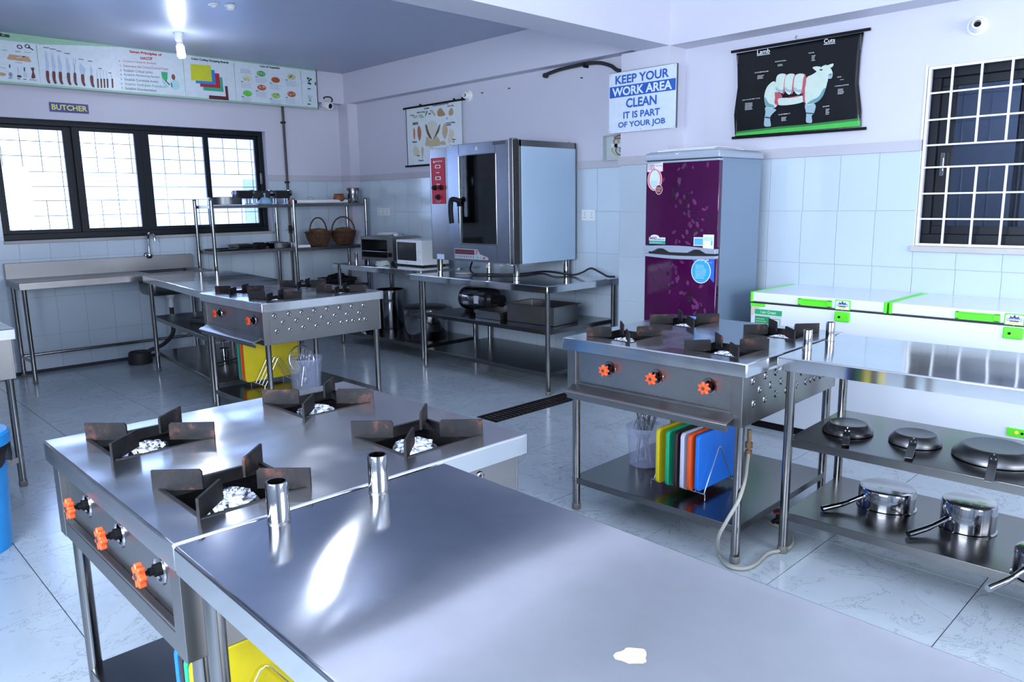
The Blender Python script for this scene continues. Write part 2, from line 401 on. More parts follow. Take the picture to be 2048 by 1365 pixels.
MB().box((.9, YW-.002, 0), (WX0, YW+.001, 1.775)).box((WX1, YW-.002, 0), (5.02, YW+.001, 1.775)).box((WX0, YW-.002, 0), (WX1, YW+.001, WZ0-.03)).build('grout', _gm, wall_far, smooth=0)
MB().box((XW-.002, 3.82, 0), (XW+.001, 7.85, 1.775)).box((XW-.002, VY1+.012, 0), (XW+.001, 3.38, 1.775)).box((XW-.002, -.9, 0), (XW+.001, VY1, VZ0-.035)).build('grout', _gm, wall_right, smooth=0)
tile_strip(wall_far, 'y', YW, .9, 5.02, aty(99, 500, YW).x % TW, (WX0, WX1, WZ0, WZ1))
tile_strip(wall_right, 'x', XW, 3.82, 7.85, 4.471 % TW)
tile_strip(wall_right, 'x', XW, -.9, 3.38, 2.651 % TW, (VY0, VY1, VZ0, VZ1))
for r, (za, zb) in enumerate(ROWS):
    piece(pil, 'wall_tile', (TT, .44, zb-za), (BF-TT/2, 3.60, (za+zb)/2), M['walltile'])
    piece(pil, 'wall_tile', (XW-BF, TT, zb-za), ((XW+BF)/2, 3.38-TT/2, (za+zb)/2), M['walltile'])
tr = MB()
tr.box((XL, YW-.014, 1.775), (WX0, YW, 1.84)).box((WX1, YW-.014, 1.775), (5.02, YW, 1.84)).box((5.02-.012, 7.85-.012, 1.775), (XW, YW, 1.84))
tr.box((XW-.014, 3.82, 1.775), (XW, 7.85, 1.84)).box((XW-.014, VY1, 1.775), (XW, 3.38, 1.84)).box((BF-.014, 3.366, 1.775), (XW, 3.834, 1.84))
struct(tr.build('trim_1', M['band'], smooth=0))
sk = MB().box((XL, YW-.02, -.005), (WX0+3.5, YW-.0065, .03))
struct(sk.build('baseboard_far', plain('dark_joint', (.03, .03, .04), .7), smooth=0))
# ------- floor tiles
DR0, DR1 = 3.725, 3.925
xs = [-1.2, -.02, .62, 1.262, 1.905, 2.55, 3.19, 3.835, 4.48, 5.15]
ys = [-2.6, -1.12, -.51, .10, .70, 1.30, 1.895, 2.49, 3.115, DR0, DR1, 4.54, 5.15, 5.76, 6.37, 6.98, 7.59, 8.05]
for i in range(len(xs)-1):
    for j in range(len(ys)-1):
        a, b, c, d = xs[i], xs[i+1], ys[j], ys[j+1]
        if c == DR0 and b > 3.20:
            if a < 3.45: pass
            else: continue
            b = 3.45
        piece(floor, 'floor_tile', (b-a, d-c, .012), ((a+b)/2, (c+d)/2, -.006), M['floortile'], shrink=.002)
        if c == DR0 and a < 3.2 < 3.45 and i == 6: pass
# floor drain channel with its grating
dr = thing('floor_drain', 'rusty iron grating over the floor drain channel in front of the oven table', 'drain', (3.45, DR0, 0))
MB().box((0, .0, -.11), (1.7, .2, -.10)).box((0, 0, -.11), (.006, .2, -.012)).build('channel', M['iron'], dr, smooth=0)
MB().box((0, 0, -.02), (1.7, .016, .004)).box((0, .184, -.02), (1.7, .2, .004)).box((0, 0, -.02), (.016, .2, .004)).box((0, .095, -.012), (1.7, .103, .0)).build('frame', M['iron'], dr, smooth=0)
_bar = MB().box((-.005, .014, -.016), (.005, .186, .003)).mesh('grating_bar', M['rust'], 0)
for k in range(40):
    o = bpy.data.objects.new('grating_bar', _bar); COL.objects.link(o); o.parent = dr; o.location = (.035+k*.0415, 0, 0)
# ------------------------------------------------------------------ window_1: black sliding window in the far wall
def wx(px, py): return aty(px, py, YW+.10).x
win = bpy.data.objects.new('window_1', None); COL.objects.link(win); struct(win)
Y0, Y1 = YW+.07, YW+.15
mb = MB()
ringbox(mb, 'y', WX0, WX1, WZ0, WZ1, .05, Y0, Y1, .055)
mb.build('frame', M['blackframe'], win, .004, 0)
panes = [(1.60, 2.115), (2.25, 2.735), (2.875, 3.42), (3.49, 4.0)]
lims = [(WX0+.05, 2.20), (2.185, 2.80), (2.80, 3.455), (3.44, WX1-.05)]
for k, ((a, b), (p, q)) in enumerate(zip(panes, lims)):
    yy = Y0+.008 if k in (1, 2) else Y0+.042
    za, zb = WZ0+.055, WZ1-.05
    m = MB().box((p+.0005, yy, za), (a, yy+.03, zb)).box((b, yy, za), (q-.0005, yy+.03, zb)).box((a, yy, za), (b, yy+.03, za+.035)).box((a, yy, zb-.035), (b, yy+.03, zb))
    s_ = m.build('sash', M['blackframe'], win, .002, 0)
    MB().box((a, yy+.013, za+.035), (b, yy+.017, zb-.035)).build('pane', M['glass'], s_, smooth=0)
for px, py in ((3.965+.07, 1.80), (1.545, 1.80)):
    MB().box((px-.012, Y0-.004, py-.06), (px+.012, Y0+.002, py+.06)).box((px-.005, Y0-.007, py-.04), (px+.005, Y0, py+.04)).build('latch', M['steel_pol'], win, .002, 0)
bx = [1.62+.158*k for k in range(16)]; bz = [1.305, 1.44, 1.58, 1.71, 1.845, 1.985, 2.12, 2.25]
for z in bz: MB().cyl((WX0, YW+.175, z), (WX1, YW+.175, z), .0034, n=6).build('grille_bar', M['blackframe'], win, smooth=0)
for k, x in enumerate(bx):
    if k % 3 == 0: MB().cyl((x, YW+.18, WZ0), (x, YW+.18, WZ1), .0034, n=6).build('grille_bar', M['blackframe'], win, smooth=0)
    else:
        for a, b in ((WZ0, 1.58), (1.845, WZ1)): MB().cyl((x, YW+.18, a), (x, YW+.18, b), .0034, n=6).build('grille_bar', M['blackframe'], win, smooth=0)
MB().box((WX0-.005, YW-.018, WZ0-.03), (WX1+.02, YW+.2, WZ0)).build('windowsill', stained_wall('marble_sill', (.42, .43, .43), .3), win, .004, 0)
# neighbouring buildings seen through it
hb = thing('neighbour_building', 'pale sunlit building outside the far window', 'building', (7.5, 17, 0))
MB().box((0, 0, -6), (7, 6, 3.0)).build('wall', paint((.62, .68, .78), .8), hb, smooth=0)
MB().box((-.3, -.5, 3.0), (7.3, 6, 3.25)).build('roof_slab', paint((.8, .8, .82), .8), hb, smooth=0)
for i in range(5):
    for j in range(2):
        f = MB().box((.5+i*1.3, -.03, -.6+j*1.7), (1.3+i*1.3, .02, .4+j*1.7)).build('window', paint((.30, .36, .46), .3), hb, smooth=0)
hb2 = thing('far_apartment_block', 'distant apartment block low in the far window behind the steel rack', 'building', (15.5, 34, 0))
MB().box((0, 0, -8), (6, 5, 1.0)).build('wall', paint((.55, .62, .75), .8), hb2, smooth=0)
for i in range(6):
    for j in range(5): MB().box((.4+i*.95, -.05, -3.8+j*.95), (.95+i*.95, .02, -3.3+j*.95)).build('window', paint((.15, .2, .3), .3), hb2, smooth=0)
# ------------------------------------------------------------------ window_2: dark window behind a white grille in the right wall
w2 = bpy.data.objects.new('window_2', None); COL.objects.link(w2); struct(w2)
X0 = XW+.015
ringbox(MB(), 'x', VY0, VY1, VZ0, VZ1, .016, X0-.010, X0+.012).build('grille_frame', M['whitepaint'], w2, .002, 0)
hz = [atx(1856, 187.7, X0).z, atx(1853, 241, X0).z, atx(1850, 291.6, X0).z, atx(1846.8, 335.7, X0).z, atx(1844.6, 387.7, X0).z, atx(1841.4, 438, X0).z]
for z in hz: MB().box((X0-.004, VY0, z-.005), (X0+.004, VY1, z+.005)).build('grille_bar', M['whitepaint'], w2, smooth=0)
ty = [atx(1908, 125, X0).y-k*.153 for k in range(10)]; by = [atx(1897, 337, X0).y-k*.153 for k in range(10)]
for y in ty:
    if y > VY0: MB().box((X0-.009, y-.006, hz[2]), (X0+.0, y+.006, VZ1)).build('grille_bar', M['whitepaint'], w2, smooth=0)
for y in by:
    if y > VY0: MB().box((X0-.009, y-.006, VZ0), (X0+.0, y+.006, hz[3])).build('grille_bar', M['whitepaint'], w2, smooth=0)
XF = XW+.09
ringbox(MB(), 'x', VY0, VY1, VZ0, VZ1, .05, XF, XF+.07, .07, .06).build('frame', M['blackframe'], w2, .003, 0)
for a, b, xx in ((VY1-.05, .95, XF+.035), (1.0, .1, XF+.005)):
    s2 = ringbox(MB(), 'x', b, a, VZ0+.0705, VZ1-.0605, .08, xx, xx+.025, .05, .05).build('sash', M['blackframe'], w2, .002, 0)
    MB().box((xx+.01, b+.08, VZ0+.12), (xx+.014, a-.08, VZ1-.11)).build('pane', M['darkglass'], s2, smooth=0)
MB().box((XF-.006, VY1-.105, 1.62), (XF+.03, VY1-.082, 1.76)).box((XF-.012, VY1-.10, 1.65), (XF, VY1-.088, 1.73)).build('latch', M['steel_pol'], w2, .002, 0)
MB().box((XW-.025, VY0-.02, VZ0-.035), (XW+.2, VY1+.02, VZ0)).build('windowsill', stained_wall('stone_sill', (.5, .48, .45), .3), w2, .004, 0)
MB().box((XW-.004, VY1, VZ0), (XW+.01, VY1+.012, VZ1+.01)).build('reveal_edge', M['whitepaint'], w2, smooth=0)
# the dim room behind it
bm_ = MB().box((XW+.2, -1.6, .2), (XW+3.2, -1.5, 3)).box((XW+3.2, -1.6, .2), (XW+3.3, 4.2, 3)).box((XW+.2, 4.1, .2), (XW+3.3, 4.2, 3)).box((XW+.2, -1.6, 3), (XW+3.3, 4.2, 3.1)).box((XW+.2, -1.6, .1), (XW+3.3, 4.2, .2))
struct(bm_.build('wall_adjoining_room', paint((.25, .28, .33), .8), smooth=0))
area('adjoining_room_fill', (XW+2.2, 1.6, 2.9), (0, 0, 0), .6, .6, 45, (.55, .68, 1))
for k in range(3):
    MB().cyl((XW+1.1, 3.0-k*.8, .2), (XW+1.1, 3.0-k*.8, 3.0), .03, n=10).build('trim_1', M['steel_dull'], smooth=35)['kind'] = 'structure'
# ------------------------------------------------------------------ gas ranges and steel tables
SW, SD, ST = .945, .97, .865           # range: width (local x), depth (local y), height
def leg_parts(parent, pts, z1, r=.019, z0=0.0, footh=.032):
    for (x, y) in pts:
        l = MB().cyl((x, y, z0+footh*.5), (x, y, z1), r, n=16).build('leg', M['tube'], parent)
        MB().lathe([(r*1.02, 0), (r*1.15, .006), (r*1.15, footh-.004), (r*1.02, footh)], (x, y, z0), 20).build('foot', M['foot'], l)
def sheet(parent, name, x0, y0, x1, y1, z, ap, mat, th=.004, bev=.004):
    """folded sheet: top at z with aprons of depth ap on all sides"""
    mb = MB()
    mb._add([(x0, y0, z), (x1, y0, z), (x1, y1, z), (x0, y1, z), (x0, y0, z-ap), (x1, y0, z-ap), (x1, y1, z-ap), (x0, y1, z-ap)],
            [(0, 1, 2, 3), (0, 4, 5, 1), (1, 5, 6, 2), (2, 6, 7, 3), (3, 7, 4, 0)])
    t = .0015
    mb._add([(x0+t, y0+t, z-.003), (x1-t, y0+t, z-.003), (x1-t, y1-t, z-.003), (x0+t, y1-t, z-.003), (x0+t, y0+t, z-ap), (x1-t, y0+t, z-ap), (x1-t, y1-t, z-ap), (x0+t, y1-t, z-ap)],
            [(3, 2, 1, 0), (1, 5, 4, 0), (2, 6, 5, 1), (3, 7, 6, 2), (0, 4, 7, 3)])
    mb._add([], [])
    return mb.build(name, mat, parent, bev)
# dimple positions on the side panel (depth into the body, height), read off the panel in the photo
Dpts = [(855, 440), (1003, 418), (1127, 405), (1252, 387), (1380, 370), (1503, 357), (1622, 343), (1738, 332), (943, 499), (1075, 480), (1203, 467), (1330, 448), (1455, 429), (1574, 417), (1694, 403), (883, 583), (1015, 566), (1145, 543), (1275, 530), (1400, 508), (1521, 495), (1583, 485), (1635, 477), (1707, 470), (1754, 462)]
DX0, DY0, DZS = 2.19, 4.53, .89/.865
dimples = []
for (a, b) in Dpts:
    p = aty(370+a*.2103, 540+b*.2103, DY0+.02); dimples.append((min(.93, p.x-DX0), p.z/DZS))
M['panel'] = steel('panel_steel', (.36, .355, .35), .24, .34, (1, 1, 20), .004, .35, 5)
def make_stove(label):
    T = thing('gas_range', label, 'stove', (0, 0, 0), R90, 'commercial four burner gas ranges')
    # hob sheet with four square openings
    xs_ = [0, .08, .335, .61, .865, SW]; ys_ = [0, .087, .342, .615, .87, SD]; mb = MB(); z = ST
    # subdivide into a finer grid so the vertices weld
    n = len(xs_); idx = lambda i, j: i*len(ys_)+j
    vs = [(x, y, z) for x in xs_ for y in ys_]; fs = []
    holes = [(1, 1), (1, 3), (3, 1), (3, 3)]
    for i in range(n-1):
        for j in range(len(ys_)-1):
            if (i, j) in holes: continue
            fs.append((idx(i, j), idx(i+1, j), idx(i+1, j+1), idx(i, j+1)))
    ap = .055; base = len(vs)
    ring = [(i, 0) for i in range(n)]+[(n-1, j) for j in range(1, len(ys_))]+[(i, len(ys_)-1) for i in range(n-2, -1, -1)]+[(0, j) for j in range(len(ys_)-2, 0, -1)]
    for (i, j) in ring: vs.append((xs_[i], ys_[j], z-ap))
    m_ = len(ring)
    for k in range(m_):
        k2 = (k+1) % m_; fs.append((idx(*ring[k]), base+k, base+k2, idx(*ring[k2])))
    mb._add(vs, fs); mb.build('hob_top', M['steel_wavy'], T, .005)
    rnd = random.Random(3)
    for (i, j) in holes:
        a, b, c, d = xs_[i], xs_[i+1], ys_[j], ys_[j+1]; cx, cy = (a+b)/2, (c+d)/2
        f = MB(); zt = ST+.002; t = .010
        for p, q in (((a, c), (b, c+t)), ((a, d-t), (b, d)), ((a, c+t), (a+t, d-t)), ((b-t, c+t), (b, d-t))): f.box((p[0], p[1], ST-.030), (q[0], q[1], zt))
        fr = f.build('burner_frame', M['iron'], T, .0012, 0)
        MB().box((a-.02, c-.02, ST-.125), (b+.02, d+.02, ST-.12)).box((a-.02, c-.02, ST-.125), (a-.018, d+.02, ST-.03)).box((b+.018, c-.02, ST-.125), (b+.02, d+.02, ST-.03)).box((a-.02, c-.02, ST-.125), (b+.02, c-.018, ST-.03)).box((a-.02, d+.018, ST-.125), (b+.02, d+.02, ST-.03)).build('burner_well_dark', M['iron'], fr, smooth=0)  # black box added below each opening to darken its depth
        MB().cyl((a, cy+.03, ST-.045), (b, cy+.03, ST-.045), .007, n=8).build('gas_pipe', M['rust'], fr)
        # foil covered burner head
        v = []; fc = []; NR, NA = 9, 30
        for r_ in range(NR+1):
            rr = .066*r_/NR
            for k in range(NA):
                th = 2*PI*k/NA; cr = rnd.uniform(-.004, .004); pr = .030*math.sqrt(max(0, 1-(r_/NR)**2.6))
                v.append((cx+(rr+cr*.8)*math.cos(th), cy-.012+(rr+cr*.8)*math.sin(th), ST-.040+pr+cr*(1 if r_ else 0)))
        for r_ in range(NR):
            for k in range(NA): k2 = (k+1) % NA; fc.append((r_*NA+k, (r_+1)*NA+k, (r_+1)*NA+k2, r_*NA+k2))
        fb = MB()._add(v, fc); fb.cyl((cx, cy-.012, ST-.12), (cx, cy-.012, ST-.04), .045, n=14)
        fb.build('burner_head', M['foil'], fr, smooth=0)
        for sx, sy in ((-1, -1), (1, -1), (1, 1), (-1, 1)):
            X = Matrix.Translation((cx, cy, 0)) @ Matrix.Rotation(math.atan2(sy, sx)+rnd.uniform(-.05, .05), 4, 'Z')
            p0 = .062+rnd.uniform(-.006, .006); p1 = .182
            MB().prism([(p0, ST-.006+.004), (p1, ST-.004), (p1, ST+.046), (p0+.006, ST+.046), (p0, ST+.040)], -.0035, .0035, 'y', X).build('pan_support', M['rust'], fr, .0008, 0)
    # body: panels around an open bottomed box
    z0, z1 = .597, .812; i_ = .035
    def panel(nm, boxes, m=M['steel'], bev=.002):
        q = MB()
        for a, b in boxes: q.box(a, b)
        return q.build(nm, m, T, bev, 0)
    Lp = [(.02, .012), (.072, .012), (.072, .036), (.03, .036), (.03, .0595), (.02, .0595)]
    MB().prism(Lp, z0, z1, 'z').build('corner_post', M['steel'], T, .002, 0)
    MB().prism([(SW-a, b) for a, b in Lp][::-1], z0, z1, 'z').build('corner_post', M['steel'], T, .002, 0)
    panel('front_rail', [((.0725, .012, .80), (SW-.0725, .0295, z1)), ((.0725, .014, .645), (SW-.0725, .0295, .655)), ((.0725, .014, z0), (SW-.0725, .02, .6445))])
    panel('control_panel', [((.0725, .030, .64), (SW-.0725, .034, z1))], M['panel'])
    panel('back_panel', [((.02, SD-.03, z0), (SW-.02, SD-.02, z1))])
    panel('side_panel', [((.02, .06, z0), (.03, SD-.02, z1))])
    sp = panel('side_panel', [((SW-.03, .06, z0), (SW-.0215, SD-.02, z1))])
    panel('bottom_panel', [((.03, .06, z0), (SW-.03, SD-.03, z0+.004))], M['steel_shelf'])
    dm = MB().lathe([(.0165, 0), (.014, .0035), (.008, .0055), (.0055, .004), (.0045, .0)], (0, 0, 0), 14).mesh('dimple', M['steel_pol'], 60)
    dk = MB().lathe([(0, .0008), (.0048, .0008)], (0, 0, 0), 8).mesh('dimple_hole', M['iron'], 0)
    for (u, zz) in dimples:
        o = bpy.data.objects.new('dimple', dm); COL.objects.link(o); o.parent = sp; o.location = (SW-.0215, u, zz); o.rotation_euler = (0, PI/2, 0)
        h = bpy.data.objects.new('dimple_hole', MB().lathe([(0, .0018), (.0048, .0018)], (0, 0, 0), 8, Matrix.Translation((SW-.0215, u, zz)) @ Euler((0, PI/2, 0)).to_matrix().to_4x4()).mesh('dimple_hole', M['iron'], 0)); COL.objects.link(h); h.parent = sp
    # rolled drip tray handle
    pr = [(.055, .655), (.02, .650), (-.015, .632), (-.038, .628), (-.05, .618), (-.046, .606), (-.034, .603), (-.034, .585), (-.030, .585), (-.028, .608), (-.036, .612), (-.032, .620), (-.01, .624), (.055, .640)]
    q = MB(); q.prism([(a, b) for a, b in pr], .055, SW-.055, 'x'); q.build('drip_tray', M['steel'], T, .001)
    # handwheel valves
    star = []
    for k in range(56):
        a = 2*PI*k/56; star.append((.0225+.0055*math.cos(7*a), a))
    for k, (vx, vz) in enumerate(((SW-.178, .742), (SW-.434, .742), (SW-.688, .742))):
        X = Matrix.Translation((vx, 0, vz))
        pl = MB().lathe([(.036, 0), (.034, .004), (.026, .004), (.024, 0)], (0, 0, 0), 24, X @ Matrix.Translation((0, .0295, 0)) @ Matrix.Rotation(PI/2, 4, 'X')).build('valve_collar', M['steel_pol'], T)
        st = MB().cyl((vx, .05, vz), (vx, -.008, vz), .0055, n=10).cyl((vx, .032, vz), (vx, .016, vz), .014, n=6).cyl((vx, .018, vz), (vx, .006, vz), .009, n=10).build('valve_stem', M['black'], T)
        kb = MB().prism([(r*math.cos(a), r*math.sin(a)) for r, a in star], -.020, -.004, 'y', Matrix.Translation((vx, 0, vz)))
        kn = kb.build('knob', M['knob'], T, .003, 40)
        MB().cyl((vx, -.019, vz), (vx, -.0220, vz), .008, n=12).build('knob_nut', M['steel_dull'], kn)
    leg_parts(T, [(.045, .05), (SW-.045, .05), (.045, SD-.05), (SW-.045, SD-.05)], z0+.01)
    sheet(T, 'shelf', .03, .035, SW-.03, SD-.035, .168, .030, M['steel_shelf'], bev=.002)
    return T
X0F, Y0F = .477, 1.432
stove_near = make_stove('nearest gas range, foil-wrapped burners, butted to the foreground worktop')
stove_near.location = (X0F, Y0F+SW, 0)
stove_right = dup(stove_near, (2.648, 2.384, 0), R90+math.radians(1.5), 'gas range in front of the purple refrigerator, three orange knobs facing out')
stove_mid = dup(stove_near, (DX0, DY0+SW+.02, 0), R90, 'gas range near the far window with a dimpled side panel and yellow board beneath', scale=(1.02, .96, DZS))
for ch in list(stove_near.children):
    if ch.name.startswith('drip_tray'): bpy.data.objects.remove(ch)
for ch in list(stove_mid.children):
    if ch.name.split('.')[0] in ('valve_stem', 'valve_collar', 'knob') and abs((sum((Vector(c) for c in ch.bound_box), Vector())/8).x-(SW-.434)) < .05:
        for g in list(ch.children): bpy.data.objects.remove(g)
        bpy.data.objects.remove(ch)
stove_left = dup(stove_near, (-.085, 4.70+SW, 0), R90, 'gas range cut off by the left edge, only its corner showing', scale=(1, 1, 1.017))
def table(label, loc, rot, W, D, T_, shelves, legs, ap=.055, name='steel_table', inset=.05, mat='steel_top', group=None, feet=True, shelf_inset=.025):
    """loc is the front left corner on the floor; local x right, y deep"""
    t = thing(name, label, 'table', loc, rot, group)
    sheet(t, 'tabletop', 0, 0, W, D, T_, ap, M[mat], bev=.006)
    leg_parts(t, legs, T_-.006)
    for z in shelves: sheet(t, 'shelf', legs[0][0]-.0, legs[0][1]-.0, max(l[0] for l in legs), max(l[1] for l in legs), z, .035, M['steel_shelf'], bev=.002)
    return t
def rect_legs(W, D, ix, iy, ix2=None): 
    ix2 = ix if ix2 is None else ix2
    return [(ix, iy), (W-ix2, iy), (ix, D-iy), (W-ix2, D-iy)]
# foreground worktop (runs out of the frame to the right)
FA = math.radians(1.3)
prep_near = table('large foreground steel worktop with two upright steel stubs and a yellow smear', (.476, 1.428, 0), R90-math.radians(.8), 1.55, .66, .8645, [.168], rect_legs(1.55, .655, 0.045, .05), name='steel_worktop')
prep_right = table('steel worktop right of the gas range, with upturned pans on its shelves', (2.892, 1.428, 0), R90+math.radians(2.0), 1.62, .695, .8645, [.513, .185], rect_legs(1.62, .695, .042, .055), name='steel_worktop')
island = table('steel worktop behind the mid-room gas range, reaching to the sink table', (2.412, 7.31, 0), R90-math.radians(5.6), 1.735, .78, .889, [.525, .2], rect_legs(1.735, .78, .07, .045, .05), name='steel_worktop')
oven_table = table('steel table with two shelves carrying the large oven', (4.205, 5.69, 0), R90, 1.75, .88, .865, [.515, .178], rect_legs(1.75, .88, .17, .035, .03), name='steel_table')
mw_table = table('low-shelved steel table holding the toaster oven and microwave', (4.355, 7.25, 0), R90, 1.55, .75, .88, [.155], rect_legs(1.55, .75, .06, .04), name='steel_table')
def stub(loc, label, h=.086, r=.0225, z=.8645):
    t = thing('steel_stub', label, 'pipe', (*loc, z))
    MB().lathe([(r, 0), (r, h-.002), (r*.96, h), (r*.8, h), (r*.78, h-.03), (0, h-.03)], (0, 0, 0), 28).build('tube', M['steel_pol'], t)
    MB().lathe([(r*1.06, 0), (r*1.06, .003), (r, .004)], (0, 0, 0), 28).build('weld_ring', M['steel_dull'], t)
    return t
stub((.675, 1.388), 'upright steel pipe stub on the foreground worktop, nearer the left end')
stub((.912, 1.378), 'upright steel pipe stub on the foreground worktop, the farther one')
stub((3.106, 1.400), 'upright steel pipe stub on the right worktop, nearer its front edge', r=.019)
stub((3.366, 1.415), 'upright steel pipe stub on the right worktop, nearer the chest freezer', r=.019)
sm = atz(1264, 1313, .8645); P_ = Print()
sp_ = [(sm.x+.020*math.cos(a)*(1+.22*math.sin(3*a))+.006*math.sin(a), sm.y+.017*math.sin(a)*(1+.2*math.cos(5*a))-.010*math.cos(a)) for a in [2*PI*k/22 for k in range(22)]]
mbs = MB(); mbs.prism(sp_, .8648, .8655, 'z'); o = mbs.build('dough_smear', paint((.55, .53, .26), .7), smooth=0)
tag(o, 'dried pale yellow smear on the foreground worktop', 'stain')
# ------------------------------------------------------------------ combi oven
OX, OYL = 4.355, 5.545
ov = thing('combi_oven', 'tall steel oven with glass door and red control panel, standing on the oven table', 'oven', (OX, OYL, .865), R90)
def L(T, px, py, y=0.0):     # pixel -> local (x, z) on the plane of local depth y (things turned by R90)
    p = atx(px, py, T.location.x+y); q = loc_of(T, p); return (q.x, q.z)
OW, OD = OYL-4.43, .74; zb, zt = .135, 1.128
xd = L(ov, 898, 400)[0]       # door's left edge
pr = [(.02, OD), (0, OD), (0, .05), (.006, .02), (.025, .004), (.05, 0), (xd-.004, 0), (xd-.004, OD)]
q = MB(); q.prism(pr, zb, zt-.015, 'z'); body = q.build('control_housing', M['steel'], ov, .002)
q = MB().box((xd-.004, .06, zb), (OW-.004, OD, zt)); q.build('cabinet', M['steel'], ov, .003, 0)
# hollow cavity front: door with glass, dark interior box
gx0, gz1 = L(ov, 919, 313); gx1, gz0 = L(ov, 995, 489)
dr_ = MB(); dx1 = OW-.055
dr_.box((xd, -.01, zb), (gx0, .055, zt)).box((gx1, -.01, zb), (dx1, .055, zt)).box((gx0, -.01, zb), (gx1, .055, gz0)).box((gx0, -.01, gz1), (gx1, .055, zt))
door = dr_.build('door', steel('door_steel', (.33, .35, .39), .2, .3), ov, .004, 0)
q = MB().box((gx0+.004, .052, gz0+.004), (gx1-.004, .056, gz1-.004)); q.build('door_cavity', M['iron'], door, smooth=0)
q = MB()
for k in range(9):
    z = gz0+.09+k*(gz1-gz0-.12)/9; q.box((gx0+.02, .043, z), (gx1-.03, .047, z+.004))
for x in (gx0+.06, gx0+.13, gx0+.17, gx1-.16): q.box((x, .038, gz0+.02), (x+.008, .044, gz1-.02))
q.build('rack_rail', M['wire'], door, smooth=0)
q = MB().box((gx0+.02, .03, gz0+.31), (gx1-.03, .045, gz0+.33)).box((gx0+.02, .03, gz0+.24), (gx1-.03, .045, gz0+.25)); q.build('oven_tray', M['steel_pol'], door, smooth=0)
MB().box((gx0-.0, .0, gz0), (gx1, .004, gz1)).build('door_glass', M['ovenglass'], door, smooth=0)
q = MB(); e = .010
ringbox(q, 'y', gx0-e, gx1+e, gz0-e, gz1+e, e, -.014, -.002); q.build('glass_trim', M['steel_pol'], door, .003, 0)
MB().box((dx1+.002, -.004, zb-.01), (OW-.018, .06, zt+.012)).build('hinge_post', M['steel_pol'], ov, .004, 0)
MB().box((OW-.018, .02, zb), (OW, .05, zt)).build('door_gasket', M['rubber'], ov, smooth=0)
MB().box((OW-.004, .05, zb), (OW+.004, .075, zt)).box((OW-.004, .05, zt-.05), (OW+.004, OD, zt)).box((OW-.004, OD-.014, zb), (OW+.004, OD, zt)).build('side_frame', M['steel'], ov, .001, 0)
MB().box((OW-.004, .075, zb+.0), (OW+.009, OD-.012, zt-.05)).build('side_panel', plain('coated_side_sheet', (.42, .56, .70), .3, .2, .03, 2), ov, .002, 0)
q = MB()
for x in (OW-.01, .03):
    for y in (.05, .38, .7): q.cyl((x-.03, y, zt+.001), (x-.03, y, zt+.009), .012, n=6)
q.box((.3, .1, zt), (OW-.05, .6, zt+.006)); q.build('top_cover', M['steel_dull'], ov, smooth=0)
for (x, y) in ((.06, .06), (OW-.045, .05), (.06, OD-.07), (OW-.045, OD-.07), (.30, .10)):
    if y == .10: continue
    MB().lathe([(.021, .0), (.024, .003), (.024, .03), (.020, .034), (.026, .036), (.028, .13), (.028, .15)], (x, y, 0), 20).build('leg', M['steel_pol'], ov)
# handle
hx, hz1 = L(ov, 899, 397, -.06); hx2, hz0 = L(ov, 906, 447, -.06)
q = MB(); q.tube(smoothpts([(hx+.075, -.01, hz1-.03), (hx+.065, -.045, hz1-.012), (hx+.03, -.06, hz1-.012), (hx+.016, -.062, hz1-.05), (hx+.014, -.062, hz1-.14), (hx+.022, -.060, hz0)], 5), .022, 14)
q.box((hx+.05, -.02, hz1-.07), (hx+.095, -.008, hz1+.0)); q.build('handle', M['black'], ov)
# red control panel
rx0, rz1 = L(ov, 862, 317); rx1, rz0 = L(ov, 892, 408); P = Print(); y = -.004
MB().box((rx0, -.005, rz0), (rx1, .001, rz1)).build('control_panel', M['red'], ov, .004, 0)
W = (.75, .75, .78); cw = rx1-rx0; ch = rz1-rz0; cx = (rx0+rx1)/2; y = -.0056
P.text('JUSTA', rx0+cw*.32, rz1-ch*.10, rx1-cw*.14, ch*.035, W, y=y); P.ell(rx0+cw*.24, rz1-ch*.085, cw*.06, ch*.022, W, y)
for zz in (.19, .44):
    P.rect(cx-cw*.18, rz1-ch*(zz+.035), cx+cw*.2, rz1-ch*(zz-.035), W, y); P.rect(cx-cw*.13, rz1-ch*(zz+.024), cx+cw*.15, rz1-ch*(zz-.024), (.2, .005, .015), y)
for zz in (.32, .57):
    for k in (-1, 0, 1): P.rect(cx+k*.016-.005, rz1-ch*(zz+.01), cx+k*.016+.005, rz1-ch*(zz-.01), W, y)
for k in range(9):
    a = PI*(1.2+.6*k/8.); P.line([(cx+.035*math.cos(a), rz0+ch*.14+.035*math.sin(a)), (cx+.043*math.cos(a), rz0+ch*.14+.043*math.sin(a))], .002, W, y)
P.build('panel_print', ov)
for x, z, r in ((rx0+cw*.26, rz1-ch*.645, .023), (rx0+cw*.74, rz1-ch*.645, .023), (cx, rz0+ch*.15, .024)):
    MB().lathe([(r, 0), (r*.95, .012), (r*.7, .016), (r*.66, .03), (0, .031)], (0, 0, 0), 18, Matrix.Translation((x, -.005, z)) @ Matrix.Rotation(PI/2, 4, 'X')).build('knob', M['black'], ov)
